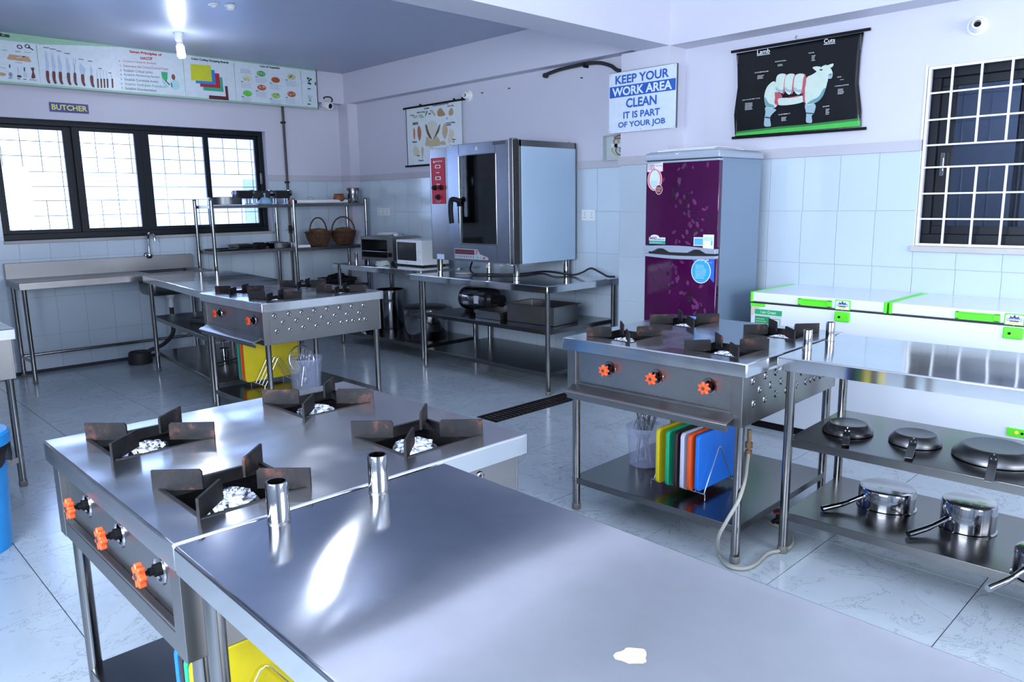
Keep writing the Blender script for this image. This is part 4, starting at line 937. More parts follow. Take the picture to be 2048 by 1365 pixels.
MB().lathe([(0, 0), (.035, 0), (.058, .02), (.066, .05), (.058, .08), (.05, .093), (.055, .105), (.047, .105), (.04, .09), (.05, .05), (.03, .012), (0, .01)], (0, 0, 0), 30).build('body', plain('terracotta', (.22, .07, .02), .5, 0, .3, 15), cp)
ca = thing('steel_canister', 'steel canister with lid at the right end of the top rack shelf', 'canister', (4.93, 7.68, RZ1+.004), 0, None, (1.15, 1.15, 1.2))
MB().lathe([(0, 0), (.058, 0), (.06, .004), (.06, .115), (.057, .118)], (0, 0, 0), 30).build('body', M['steel_pol'], ca); MB().lathe([(.062, .112), (.062, .137), (.058, .141), (0, .141)], (0, 0, 0), 30).build('lid', M['steel_dull'], ca)
# middle shelf
def tray(name, label, cat, loc, w, d, h, mat, rz=0, group=None, rim=.012, parts='pan'):
    t = thing(name, label, cat, loc, rz, group); q = MB(); t_ = .0025; tp = .08*h+.008
    def ring(x0, y0, x1, y1, z): return [(x0, y0, z), (x1, y0, z), (x1, y1, z), (x0, y1, z)]
    W2, D2 = w/2, d/2; levels = [ring(-W2+tp, -D2+tp, W2-tp, D2-tp, 0), ring(-W2+rim, -D2+rim, W2-rim, D2-rim, h), ring(-W2, -D2, W2, D2, h), ring(-W2, -D2, W2, D2, h-.004), ring(-W2+rim+t_, -D2+rim+t_, W2-rim-t_, D2-rim-t_, h-.004)]
    levels = [levels[0], levels[4], levels[3], levels[2], ring(-W2+rim+t_, -D2+rim+t_, W2-rim-t_, D2-rim-t_, h), ring(-W2+tp+t_, -D2+tp+t_, W2-tp-t_, D2-tp-t_, t_)]
    vs = [p for l in levels for p in l]; n = 4
    fs = [(3, 2, 1, 0)]+[(i*n+k, i*n+(k+1) % n, (i+1)*n+(k+1) % n, (i+1)*n+k) for i in range(5) for k in range(4)]+[(20, 21, 22, 23)]
    q._add(vs, fs); q.build(parts, M[mat], t, min(.012, h*.3), 50, 3); return t
tray('baking_tray', 'flat black baking tray at the left end of the middle rack shelf', 'tray', (3.36, 7.72, RZ2), .26, .34, .016, 'nonstick', .05)
tray('baking_tray', 'thin black baking tray under another on the middle rack shelf', 'tray', (3.56, 7.70, RZ2), .22, .30, .022, 'nonstick', -.04)
tray('loaf_tin', 'black loaf tin stacked on the thin tray of the middle rack shelf', 'tray', (3.57, 7.70, RZ2+.026), .24, .24, .028, 'nonstick', .06)
bw = thing('mixing_bowl', 'dark blue rimmed bowl on the middle rack shelf beside the steel pan', 'bowl', (3.755, 7.68, RZ2))
MB().lathe([(0, 0), (.045, 0), (.07, .03), (.078, .062), (.084, .064), (.08, .06), (.07, .032), (.042, .006), (0, .006)], (0, 0, 0), 28).build('bowl', M['nonstick'], bw)
tray('steel_pan', 'shallow rectangular steel pan on the middle rack shelf', 'pan', (3.95, 7.70, RZ2), .26, .30, .06, 'steel_pol', .1)
for k in range(4):
    tag(MB().box((-.11, -.08, 0), (.11, .08, .006)).build('paper_tray', M['paper'], None, .001, 0), 'white paper trays in a small pile at the right of the middle rack shelf', 'tray', 'pile of white paper trays on the rack').location = (4.185, 7.67+k*.004, RZ2-.009+k*.0066)
# baskets
def basket(loc, rz, label, tilt):
    t = thing('wicker_basket', label, 'basket', loc, rz); wk = plain('wicker_%d' % int(abs(rz)*10), (.075, .03, .012), .6, 0, .5, 40); rn = random.Random(2)
    q = MB(); N = 13
    t.scale = (1.12, 1.12, 1.15); prof = lambda u: .075+.045*math.sin(u*PI/2)
    q.lathe([(0, .003), (.074, .003), (.115, .12), (.113, .12), (.07, .006), (0, .006)], (0, 0, 0), 26)
    for k in range(N):
        u = k/(N-1); r = prof(u); z = .008+u*.12; M_ = 40
        q.tube([((r+.004*math.cos(j*PI+k*PI))*math.cos(2*PI*j/M_), (r+.004*math.cos(j*PI+k*PI))*math.sin(2*PI*j/M_), z) for j in range(M_)], .0055, 5, True)
    q.build('woven_body', wk, t)
    q = MB()
    for k in range(20):
        a = 2*PI*k/20; q.tube([(prof(u)*math.cos(a), prof(u)*math.sin(a), .005+u*.125) for u in (0, .5, 1)], .0045, 5)
    q.build('stake', wk, t)
    q = MB().tube([((.128+.003*math.sin(9*a))*math.cos(a), (.128+.003*math.sin(9*a))*math.sin(a), .134) for a in [2*PI*j/36 for j in range(36)]], .009, 7, True); q.build('rim', wk, t)
    q = MB()
    for ph in (0, PI): q.tube([(.118*math.cos(a)+.003*math.cos(ph+a*14), .003*math.sin(ph+a*14), .13+.145*math.sin(a)) for a in [PI*j/26 for j in range(27)]], .0065, 6)
    q.build('handle', wk, t)
    ln = MB().lathe([(.10, .10), (.108, .125), (.07, .165), (0, .175)], (0, 0, 0), 20); ln.build('inner_basket', plain('pale_wicker_%d' % int(abs(rz)*10), (.13, .065, .026), .6, 0, .5, 50), t)
    t.rotation_euler = (tilt, 0, rz); return t
basket((4.475, 7.72, RZ2-.010), .25, 'brown wicker basket with arched handle on the rack, left of two', 0)
basket((4.80, 7.72, RZ2-.008), -.35, 'brown wicker basket with arched handle on the rack, right of two', 0)
# low shelf: dark trays and a stick blender
tray('baking_tray', 'large black tray on the lowest rack shelf behind the mid-room gas range', 'tray', (4.62, 7.72, RZ3), .42, .34, .03, 'nonstick', .02)
tray('baking_tray', 'black roasting tray stacked on the large tray of the lowest rack shelf', 'tray', (4.68, 7.71, RZ3+.034), .38, .30, .04, 'nonstick', -.05)
sb = thing('stick_blender', 'long black and steel stick blender lying on the lowest rack shelf', 'blender', (4.16, 7.62, RZ3+.045))
MB().lathe([(0, -.01), (.045, -.006), (.05, .02), (.036, .045), (.014, .05)], (0, 0, 0), 22, Matrix.Rotation(PI/2, 4, 'Y')).build('blade_guard', M['steel_pol'], sb)
MB().cyl((.045, 0, 0), (.34, .02, .03), .013, n=14).build('shaft', M['chrome'], sb)
MB().tube(smoothpts([(.33, .02, .03), (.37, .02, .035), (.45, .03, .045), (.54, .03, .04), (.57, .03, .03)], 4), [.02]*4+[.034]*5+[.042]*5+[.03]*3, 14).build('motor_handle', M['black'], sb)
MB().tube(smoothpts([(.57, .03, .03), (.62, .0, .0), (.6, -.06, -.02), (.5, -.07, -.038)], 4), .004, 6).build('cord', M['rubber'], sb)

# ------------------------------------------------------------------ things on the oven table's shelves
OZ = .517
ur = thing('steel_urn', 'black and steel cylindrical machine lying on its side under the oven', 'machine', (4.60, 5.36, OZ), R90+.06)
X = Matrix.Translation((0, 0, .118)) @ Matrix.Rotation(PI/2, 4, 'Y')
MB().lathe([(0, 0), (.085, 0), (.10, .01), (.108, .04), (.112, .12), (.112, .33), (.10, .38), (.075, .40), (0, .40)], (0, 0, 0), 32, X).build('casing', M['nonstick'], ur)
MB().lathe([(.113, .07), (.1145, .075), (.1145, .335), (.113, .34)], (0, 0, 0), 32, X).build('steel_band', M['steel_pol'], ur)
MB().lathe([(.035, .40), (.03, .44), (.055, .455), (.055, .475), (.03, .48), (0, .482)], (0, 0, 0), 22, X).build('end_cap', M['black'], ur)
MB().box((.23, -.1155, .09), (.285, -.108, .16)).build('label_plate', paint((.45, .5, .6), .4), ur, smooth=0)
for x in (.08, .32): MB().box((x, -.09, 0), (x+.03, .09, .018)).build('foot', M['black'], ur, .003, 0)
for k in range(3): tray('food_pan', ['shallow steel food pan beside the deep pan, lowest of three nested', 'shallow steel food pan beside the deep pan, middle of three nested', 'shallow steel food pan beside the deep pan, topmost of three nested'][k], 'pan', (4.545, 4.78, OZ+k*.010), .33, .42, .046, 'steel', R90+.0, 'nested shallow food pans')
tray('food_pan', 'deep rectangular steel food pan on the oven table shelf', 'pan', (4.56, 4.33, OZ), .36, .55, .155, 'steel', .06+0, rim=.02)
# power cable on the oven table
cb = thing('power_cable', 'thick black power cable snaking across the oven table to the wall', 'cable', (0, 0, 0))
cpts = [(4.75, 5.42, .95), (4.62, 5.30, .90), (4.52, 5.15, .875)]+[tuple(atz(x, y, .872)) for x, y in ((955, 549), (975, 549), (1010, 550), (1050, 548), (1085, 544))]
cpts += [tuple(atx(x, y, 4.95)) for x, y in ((1110, 545), (1145, 555), (1165, 545), (1182, 537), (1200, 545), (1215, 553), (1229, 554))]
cpts = [(a, b, max(c, .8745)) for a, b, c in cpts]
MB().tube(smoothpts(cpts, 5), .0085, 8).build('cable', M['rubber'], cb)
pl = thing('plate', 'small white plate on the oven table beneath the oven', 'plate', (4.50, 5.25, .8655)); MB().lathe([(0, .004), (.05, .004), (.08, .012), (.082, .010), (.05, 0), (0, 0)], (0, 0, 0), 26).build('dish', M['white'], pl)

# ------------------------------------------------------------------ chopping boards, wire racks and tubs under the ranges
def board(label, loc, rz, col, lean=0, w=.42, h=.29, t=.018):
    o = thing('chopping_board', label, 'chopping board', loc, rz); c = rr_(-w/2, 0, w/2, h, .022, 4)
    q = MB(); q.prism(c, -t/2, t/2, 'y'); q.build('board', paint(col, .45), o, .003, 40); o.rotation_euler = (lean, 0, rz)
    return o
def board_rack(label, loc, rz, n=6, pitch=.045, w=.26):
    t = thing('board_rack', label, 'rack', loc, rz, 'wire chopping board racks'); q = MB(); L_ = n*pitch
    for y in (-w/2, w/2):
        q.tube([(-.01, y, .001), (-.01, y, .03), (L_+.01, y, .03), (L_+.01, y, .001)], .0028, 7)
    q.build('base_rail', M['wire'], t)
    for k in range(n+1):
        x = k*pitch; MB().tube([(x, -w/2-.004, .028), (x, -w/2+.01, .03), (x, -.012, .215), (x, 0, .222), (x, .012, .215), (x, w/2-.01, .03), (x, w/2+.004, .028)], .0024, 6).build('divider', M['wire'], t)
    return t
YEL, GRN, BRN, WHT, ORG, BLU, TEA = (.62, .50, .01), (.01, .36, .17), (.03, .018, .02), (.52, .54, .70), (.75, .09, .015), (.01, .17, .72), (.02, .30, .20)
# under the right-hand range: boards stand on edge, faces to the right
RS = .170; bz = RS+.033
for k, (c, nm, px, ph) in enumerate(((YEL, 'yellow', 1322, .300), (GRN, 'green', 1347, .292), (BRN, 'dark brown', 1366, .285), (WHT, 'white', 1387, .285), (ORG, 'orange red', 1407, .285), (BLU, 'blue', 1430, .290))):
    fy = atz((1310, 1329, 1345, 1358, 1372, 1388)[k], (967, 972, 976, 979, 982, 984)[k], bz)
    board(nm+' chopping board in the wire rack under the right gas range', (fy.x+.165, fy.y-.009, bz), 0, c, 0, w=.33, h=.265)
board_rack('wire rack holding six chopping boards under the right gas range', (fy.x+.14, fy.y-.04, RS), PI/2)
def tub(name, label, loc, r, h):
    t = thing(name, label, 'bucket', loc, 0); MB().lathe_open([(0, .003), (r*.84, .003), (r*.86, .01), (r, h), (r*1.05, h), (r*1.05, h-.018), (r*1.01, h-.02)], (0, 0, 0), 36).build('tub', M['clearplastic'], t); return t
bp = atz(1285, 937, RS); BX, BY = bp.x+.06, bp.y+.03
tub('utensil_tub', 'clear plastic tub of whisks and cutlery under the right gas range', (BX, BY, RS+.001), .092, .205)
def utensils(loc, n, r, seed, grp, hmax=.27):
    rn = random.Random(seed)
    for k in range(n):
        a = rn.uniform(0, 2*PI); rr = rn.uniform(.2, 1)*r*.6; a2 = a+rn.uniform(-.5, .5); p0 = Vector((rr*.6*math.cos(a+PI), rr*.6*math.sin(a+PI), 0)); p1 = Vector((rr*1.4*math.cos(a2), rr*1.4*math.sin(a2), hmax*rn.uniform(.85, 1)))
        t = thing('serving_spoon', 'steel utensil among others '+grp, 'utensil', (loc[0], loc[1], loc[2]+.012), 0, 'steel utensils '+grp)
        MB().tube([tuple(p0+(p1-p0)*u) for u in (.25, .6, 1)], [.004, .003, .0045], 6).build('handle', M['cutlery'], t)
        MB().lathe([(0, -.03), (.012, -.02), (.017, 0), (.012, .022), (0, .03)], tuple(p0+(p1-p0)*.16+Vector((0, 0, .012))), 10, squash=.35).build('bowl', M['cutlery'], t)
utensils((BX, BY, RS), 9, .08, 4, 'in the tub under the right gas range', .28)
def whisk(loc, label, tilt, rz, up=True, s=1):
    t = thing('whisk', label, 'whisk', loc, rz); q = MB()
    for k in range(6):
        a = PI*k/6; q.tube([(.034*s*math.sin(u*PI)*math.cos(a)*(1+.2*math.sin(u*PI*2)), .034*s*math.sin(u*PI)*math.sin(a), .12*s+.14*s*u) for u in [j/10*.97 for j in range(11)]], .0013, 5)
        q.tube([(-.034*s*math.sin(u*PI)*math.cos(a), -.034*s*math.sin(u*PI)*math.sin(a), .12*s+.14*s*u) for u in [j/10*.97 for j in range(11)]], .0013, 5)
    q.build('wires', M['wire'], t); MB().cyl((0, 0, 0), (0, 0, .125*s), .008*s, n=12).build('handle', M['chrome'], t); t.rotation_euler = (tilt, 0, rz); return t
for k, (dx, dy, ti, rz) in enumerate(((-.03, .03, .10, .5), (.0, -.01, -.12, 1.4), (.035, .02, .15, 2.8), (-.01, -.045, .2, 4.2))):
    whisk((BX+dx, BY+dy, RS+.015), 'wire whisk standing head-up in the tub under the right gas range', ti, rz)['group'] = 'whisks in the tub under the right gas range'
# under the mid-room range
MS = .168*DZS; my = DY0+.02
for k, (c, nm, px, w_) in enumerate(((TEA, 'green', 473, .36), (ORG, 'orange red', 485, .36), (YEL, 'yellow', 497, .44))):
    y = 5.455-k*.052
    board(nm+' chopping board under the mid-room gas range', (2.42+w_/2, y, MS+.032), 0, c, w=w_, h=.31)
board_rack('wire rack holding three chopping boards under the mid-room gas range', (2.60, atx(497, 776, 2.42).y-.155, MS), PI/2, 4, .05)
bq = atz(606, 784, MS); tbx, tby = bq.x+.07, bq.y+.07
tub('utensil_tub', 'clear plastic tub holding a strainer under the mid-room gas range', (tbx, tby, MS+.001), .120, .235)
stn = thing('round_strainer', 'round wire strainer ring standing in the tub under the mid-room range', 'strainer', (tbx-.01, tby+.03, MS+.12))
MB().tube([(.098*math.cos(a), .02*math.sin(a), .098+.098*math.sin(a)) for a in [2*PI*j/32 for j in range(32)]], .005, 7, True).build('ring', M['wire'], stn)
q = MB()
for k in range(7):
    x = -.084+k*.028; h = math.sqrt(max(0, .098**2-x*x)); q.cyl((x, 0, .098-h), (x, .0, .098+h), .0008, n=4); q.cyl((-h, 0, .098+x), (h, 0, .098+x), .0008, n=4)
q.build('mesh', M['wire'], stn)
whisk((tbx-.05, tby-.02, MS+.03), 'wire whisk leaning in the tub under the mid-room gas range', .25, 1.9, s=1.15)
utensils((tbx, tby, MS), 6, .10, 9, 'in the tub under the mid-room range', .24)
tray('baking_tray', 'dark tray on the upper shelf of the worktop behind the mid-room range', 'tray', (2.78, 6.45, .527), .5, .36, .035, 'nonstick', .2)
kn = thing('sharpening_steel', 'slim dark rod with bright tip on the bottom shelf behind the mid-room range', 'tool', (2.50, 6.15, .214), .35)
MB().cyl((0, 0, 0), (.05, 0, 0), .008, n=10).build('tip', M['chrome'], kn); MB().cyl((.05, 0, 0), (.36, 0, .0), .0055, n=8).build('rod', M['iron'], kn)
cu = thing('steel_cup', 'shiny steel cup on the bottom shelf left of the green board', 'cup', (*atz(450, 722, .202).xy, .202), 0, None, (.75, .75, .65)); 
MB().lathe([(0, 0), (.042, 0), (.05, .17), (.052, .172), (.047, .17), (.04, .004), (0, .004)], (0, 0, 0), 26).build('cup', M['steel_pol'], cu)
# under the nearest range: boards at the bottom edge of the frame
pa, pb = atz(345, 1292, .47), atz(386, 1318, .47)
for k, (c, nm) in enumerate(((BLU, 'blue'), (BRN, 'black'), (GRN, 'green'), (YEL, 'yellow'))):
    q_ = pa.lerp(pb, k/3); board(nm+' chopping board under the nearest gas range, at the bottom edge', (pa.x+.20, q_.y-.009, .203), 0, c, w=.40, h=.267)
board_rack('wire rack holding chopping boards under the nearest gas range', (pa.x+.17, pb.y-.03, .17), PI/2, 5, .042, .30)
# ------------------------------------------------------------------ pans on the right worktop's shelves
S1, S2 = .514, .186
def fpan(px, py, label, r, mat, hmat, rz, hl=.17, h=.045, z=S1, loop=True):
    p = atz(px, py, z); t = thing('frying_pan', label, 'frying pan', (p.x, p.y, z), rz)
    MB().lathe([(r, .002), (r, .008), (r*.94, h*.5), (r*.80, h*.93), (r*.74, h), (r*.70, h), (r*.66, h-.001), (0, h-.001)], (0, 0, 0), 40).build('bowl', M[mat], t)
    q = MB(); q.prism([(r*.80, h*.98), (r*.86, h*.90), (r*.955, h*.62), (r+.012, h*.42), (r+.03, .022), (r+hl*.6, .013), (r+hl, .009), (r+hl, .005), (r+hl*.6, .008), (r+.03, .016), (r+.008, h*.30), (r*.93, h*.5), (r*.80, h*.88)], -.0145, .0145, 'y')
    q.build('handle', M[hmat], t, .002)
    q = MB()
    for (a, b, zz) in ((r*.83, 0, h*.945), (r*.93, -.007, h*.70), (r*.93, .007, h*.70)): q.lathe([(.004, 0), (.003, .0035), (0, .004)], (a, b, zz), 8)
    q.build('rivet', M['chrome'], t)
    return t
fpan(1695, 864, 'black frying pan upturned on the upper shelf of the right worktop', .101, 'nonstick', 'nonstick', PI+.35, .12, .042)
fpan(1830, 886, 'steel frying pan upturned on the upper shelf, between the black and large pans', .098, 'steel_dull', 'steel_dull', PI+.22, .145, .042)
fpan(1990, 916, 'large steel frying pan upturned on the upper shelf at the right edge', .146, 'steel_dull', 'steel_dull', PI+.18, .18, .048)
def spot(px, py, label, r, h, rz, z=S2, hl=.19):
    p = atz(px, py, z); t = thing('saucepan', label, 'saucepan', (p.x, p.y, z), rz)
    MB().lathe([(r+.006, 0), (r+.006, .004), (r, .008), (r, h-.012), (r-.005, h-.002), (r-.014, h), (0, h)], (0, 0, 0), 44).build('pot', M['steel_pol'], t)
    q = MB().tube(smoothpts([(r-.002, 0, .055), (r+.03, 0, .045), (r+hl*.5, 0, .026), (r+hl, 0, .012)], 4), [.011]*4+[.010]*4+[.012]*3+[.0125]*2, 12); q.build('handle', M['chrome'], t)
    MB().box((r-.004, -.018, .04), (r+.003, .018, .07)).build('handle_bracket', M['chrome'], t, .002, 0); return t
spot(1772, 1012, 'low steel saucepan upturned on the bottom shelf of the right worktop', .112, .088, PI+.22-.82)
spot(1934, 1056, 'taller steel saucepan upturned on the bottom shelf, right of the low one', .098, .118, PI+.22-.72)
spot(2092, 1158, 'steel saucepan at the right edge with only its handle in view', .10, .10, PI-.45, hl=.17)
# ------------------------------------------------------------------ gas hose by the right range
gh = thing('gas_hose', 'beige gas hose looping from the right range to the floor', 'hose', (0, 0, 0))
pth = [(1497, 868, 2.90), (1497, 905, 2.88), (1494, 930, 2.82), (1490, 960, 2.76), (1478, 1000, 2.68), (1455, 1040, 2.63), (1437, 1075, 2.62)]
pts = [tuple(atx(a, b, c)) for a, b, c in pth]
pts += [tuple(atz(a, b, .012)) for a, b in ((1437, 1108), (1455, 1132), (1485, 1138), (1510, 1130), (1535, 1108), (1560, 1102), (1580, 1095), (1585, 1080), (1575, 1062), (1545, 1048), (1524, 1035))]
MB().tube(smoothpts(pts, 5), .0075, 9).build('hose', plain('beige_hose', (.34, .33, .28), .4), gh)
a = Vector(pts[1]); MB().cyl(tuple(a+Vector((0, 0, .10))), tuple(a+Vector((0, 0, -.02))), .009, n=10).cyl(tuple(a+Vector((0, 0, .045))), tuple(a+Vector((0, 0, .02))), .016, n=6).cyl(tuple(a+Vector((0, 0, .01))), tuple(a+Vector((0, 0, -.015))), .015, n=6).build('brass_coupling', plain('old_brass', (.22, .13, .06), .4, .7, .3), gh)
gv = thing('gas_valve', 'small red floor valve between the right range and worktop', 'valve', tuple(atz(1556, 1050, 0)))
MB().cyl((0, 0, 0), (0, 0, .06), .012, n=10).cyl((-.05, 0, .03), (.05, 0, .03), .010, n=10).build('body', M['rust'], gv)
MB().lathe([(0, 0), (.026, 0), (.026, .01), (0, .01)], (0, 0, .06), 10).build('handwheel', plain('red_valve_paint', (.3, .03, .02), .4), gv)
# ------------------------------------------------------------------ rubbish bin at the left edge
bn = thing('rubbish_bin', 'blue plastic bin with black liner at the left edge', 'bin', (.485, 3.97, 0), 0, None, (1, 1, .93))
bc = paint((.01, .30, .72), .35); RB = .165
MB().lathe([(0, 0), (RB*.84, 0), (RB*.86, .01), (RB, .47), (RB-.006, .47), (RB*.84, .014), (0, .01)], (0, 0, 0), 36).build('body', bc, bn)
q = MB(); v = []; N = 44
for i, (r, z) in enumerate(((RB-.01, .52), (RB+.008, .535), (RB+.016, .50), (RB+.014, .455), (RB+.010, .43))):
    for k in range(N):
        rr = r+(.006*math.sin(k*1.9+i)+.004*math.sin(k*3.3))*(1 if i > 1 else .3); v.append((rr*math.cos(2*PI*k/N), rr*math.sin(2*PI*k/N), z+(.012*math.sin(k*1.3) if i == 4 else 0)))
q._add(v, [(i*N+k, i*N+(k+1) % N, (i+1)*N+(k+1) % N, (i+1)*N+k) for i in range(4) for k in range(N)]); q.build('liner', plain('black_bag', (.01, .01, .012), .25), bn)
MB().lathe([(RB+.019, .52), (RB+.022, .535), (RB+.021, .57), (RB+.012, .582), (RB*.6, .60), (0, .605)], (0, 0, 0), 36).build('lid', bc, bn)
# ------------------------------------------------------------------ posters and signs
def face(T, px, py, y=0.0):
    """pixel -> local (x, z) on a wall-mounted thing whose local y = depth"""
    if abs(T.rotation_euler.z) > .5: q = loc_of(T, atx(px, py, T.location.x+y))
    else: q = loc_of(T, aty(px, py, T.location.y+y))
    return (q.x, q.z)
# lamb poster
lp = thing('lamb_poster', 'black hanging poster of a lamb divided into cuts over green grass', 'poster', (5.125, 2.94, 1.94), R90)
def q3(x, y): return face(lp, 1450+x*.181, 40+y*.181)
c0 = [q3(*p) for p in ((128, 372), (1536, 132), (1478, 700), (1505, 1178), (112, 1290), (105, 1050), (145, 750))]
sheet_m = plain('poster_black', (.004, .005, .007), .38, 0, .3, 5, spec=.25)
nx, nz = 28, 16; q = MB(); vs = []
def edge(side, t):
    if side == 'l': pts = [q3(112, 1290), q3(105, 1050), q3(145, 750), q3(140, 540), q3(128, 372)]
    else: pts = [q3(1505, 1178), q3(1510, 1000), q3(1478, 700), q3(1500, 400), q3(1536, 132)]
    f = t*4; i = min(3, int(f)); g = f-i; g = g*g*(3-2*g)*.5+g*.5; return (pts[i][0]+(pts[i+1][0]-pts[i][0])*g, pts[i][1]+(pts[i+1][1]-pts[i][1])*g)
def wave(u, v): return -.002-.006*abs(math.sin(PI*v))*(1+math.sin(u*9+v*5))*.5
for i in range(nx+1):
    for j in range(nz+1):
        u, v = i/nx, j/nz; a = edge('l', v); b = edge('r', v); vs.append((a[0]+(b[0]-a[0])*u, wave(u, v), a[1]+(b[1]-a[1])*u))
fs = [(i*(nz+1)+j, (i+1)*(nz+1)+j, (i+1)*(nz+1)+j+1, i*(nz+1)+j+1) for i in range(nx) for j in range(nz)]
q._add(vs, fs); so = q.build('sheet', sheet_m, lp); so.modifiers.new('thick', 'SOLIDIFY').thickness = .001
for (a, b) in (((75, 355), (1610, 100)), ((83, 1306), (1562, 1198))):
    p0, p1 = q3(*a), q3(*b); MB().cyl((p0[0], -.004, p0[1]), (p1[0], -.004, p1[1]), .0095, n=12).build('rod', M['black'], lp)
p0 = q3(790, 190); MB().tube([(p0[0], .0, p0[1]-.012), (p0[0]-.008, -.002, p0[1]+.003), (p0[0], 0, p0[1]+.01), (p0[0]+.006, 0, p0[1]+.004)], .002, 6).build('hook', M['black'], lp)
P = Print(); Y = -.0095
grn, cream, teal, pink, shade = (.05, .42, .06), (.50, .60, .52), (.12, .28, .30), (.42, .07, .10), (.28, .40, .44)
def Q(pts, col, sm=0): P.poly([q3(*p) for p in pts], col, Y, sm)
Q([(120, 1275), (140, 1235), (300, 1215), (600, 1180), (900, 1155), (1200, 1120), (1503, 1085), (1503, 1172), (800, 1225)], (.02, .16, .03))
Q([(118, 1284), (130, 1258), (300, 1238), (600, 1203), (900, 1178), (1200, 1145), (1504, 1112), (1504, 1174), (800, 1230)], grn)
Q([(455, 965), (570, 990), (540, 1030), (505, 1080), (515, 1165), (490, 1180), (440, 1170), (445, 1080), (455, 1020)], shade, 3)   # hind leg
Q([(893, 930), (1005, 935), (990, 1030), (965, 1060), (970, 1130), (935, 1140), (902, 1125), (905, 1040)], shade, 3)                 # front leg
Q([(455, 1068), (520, 1080), (518, 1092), (448, 1084)], (.01, .02, .03)); Q([(900, 1024), (985, 1030), (983, 1042), (902, 1036)], (.01, .02, .03))
Q([(555, 680), (480, 730), (445, 820), (445, 900), (470, 965), (560, 970), (600, 900), (590, 780)], cream, 4)     # haunch
Q([(450, 850), (447, 905), (472, 962), (550, 968), (540, 940), (490, 920)], teal, 3)
Q([(560, 800), (620, 815), (640, 860), (600, 940), (555, 925), (560, 860)], pink, 3)
Q([(600, 870), (700, 860), (860, 838), (880, 900), (760, 935), (620, 945), (595, 920)], cream, 3)       # belly
Q([(690, 858), (860, 835), (820, 850), (700, 868)], pink)
Q([(865, 840), (905, 700), (930, 720), (930, 900), (880, 915)], pink, 2)
Q([(905, 650), (960, 610), (1010, 580), (1035, 540), (1060, 520), (1140, 640), (1135, 700), (1110, 790), (1075, 860), (1010, 915), (905, 935), (890, 800)], cream, 4)  # shoulder and neck
Q([(1120, 760), (1075, 862), (1010, 915), (910, 932), (960, 890), (1040, 850), (1090, 770)], teal, 3)
Q([(975, 525), (1040, 515), (1050, 560), (1030, 572), (1000, 555)], cream, 3); Q([(1140, 505), (1203, 483), (1195, 520), (1150, 530)], cream, 3)
Q([(1050, 545), (1110, 500), (1160, 515), (1195, 580), (1190, 630), (1160, 650), (1080, 640), (1045, 600)], cream, 4)   # head
Q([(1145, 605), (1195, 590), (1190, 640), (1160, 652)], shade, 2); Q([(1050, 548), (1085, 545), (1080, 560), (1060, 562)], (.02, .03, .04), 2); Q([(1150, 608), (1185, 598), (1175, 612)], (.02, .03, .04))
for (x0, x1) in ((568, 700), (668, 795), (768, 905)):     # chops
    Q([(x1-50, 605), (x1-10, 605), (x1, 660), (x1-15, 760), (x1-55, 825), (x1-60, 700)], pink, 3)
    Q([(x0, 690), (x0+15, 620), (x0+60, 595), (x1-22, 605), (x1-35, 660), (x1-55, 800), (x0+40, 800 if x0 < 600 else 825), (x0, 775)], cream, 4)
    Q([(x0+4, 740), (x0+2, 778), (x0+42, 800), (x1-55, 800), (x1-50, 770), (x0+40, 770)], shade, 2)
W = (.72, .74, .74)
def T3(s, x0, y0, x1, y1, h, col=W, bold=.01): a = q3(x0, y0); b = q3(x1, y1); c = q3(x0, y0-h); P.text(s, a[0], a[1], b[0], abs(c[1]-a[1]), col, b[1], Y, bold)
T3('Lamb', 362, 386, 503, 366, 50); P.line([q3(362, 396), q3(506, 375)], .004, W, Y); T3('Cuts', 1100, 262, 1222, 246, 48); P.line([q3(1098, 273), q3(1225, 258)], .004, W, Y)
for s, x, y, n, wd in (('SHORTLOIN', 560, 470, 2, 120), ('CHUMP/RUMP', 335, 592, 3, 155), ('LEG (CHUMP ON)', 198, 896, 5, 195), ('FLAP/BELLY', 600, 1055, 3, 130), ('RACK', 933, 374, 4, 62), ('NECK', 1248, 640, 1, 48), ('FOREQUARTER', 1222, 742, 4, 155), ('SHANK', 1088, 966, 4, 75)):
    T3(s, x, y, x+wd, y-wd*.13, 11)
    a = q3(x+30, y+10+n*19); b = q3(x+30+max(45, wd*.5), y+12); P.fine(a[0], a[1], b[0], b[1], n, (.5, .52, .52), Y, .5)
for k in range(11):
    for (x, y) in ((150, 395+k*9), (1508, 165+k*16), (133, 1125+k*13), (1482, 1055+k*9)): a = q3(x, y); P.rect(a[0]-.0015, a[1]-.001, a[0]+.0015, a[1]+.001, W, Y)
P.build('lamb_print', lp)
# chicken poster
cpo = thing('chicken_poster', 'white hanging poster of chicken parts partly hidden by the tall oven', 'poster', (5.13, 6.9, 1.9), R90)
def q6(x, y): return face(cpo, 800+x*.1855, 180+y*.1855)
A = [q6(65, 200), q6(662, 108)]; xl, xr = A[0][0], A[1][0]; zt = (A[0][1]+A[1][1])/2; zb = q6(85, 825)[1]
MB().box((xl, -.002, zb), (xr, 0, zt)).build('sheet', paint((.66, .72, .74), .4), cpo, smooth=0)
MB().cyl((xl-.04, -.004, zt), (xr+.05, -.004, zt), .010, n=12).build('rod', M['black'], cpo); MB().cyl((xl-.04, -.004, zb), (xr+.05, -.004, zb), .010, n=12).build('rod', M['black'], cpo)
MB().box((xl-.006, -.003, zb), (xl+.004, 0.001, zt)).build('edge_tape', M['black'], cpo, smooth=0)
for x in (215, 580, 670): a = q6(x, 150 - (x-215)*.15); MB().box((a[0]-.006, -.006, zt), (a[0]+.006, .01, zt+.025)).build('hook', M['black'], cpo, smooth=0)
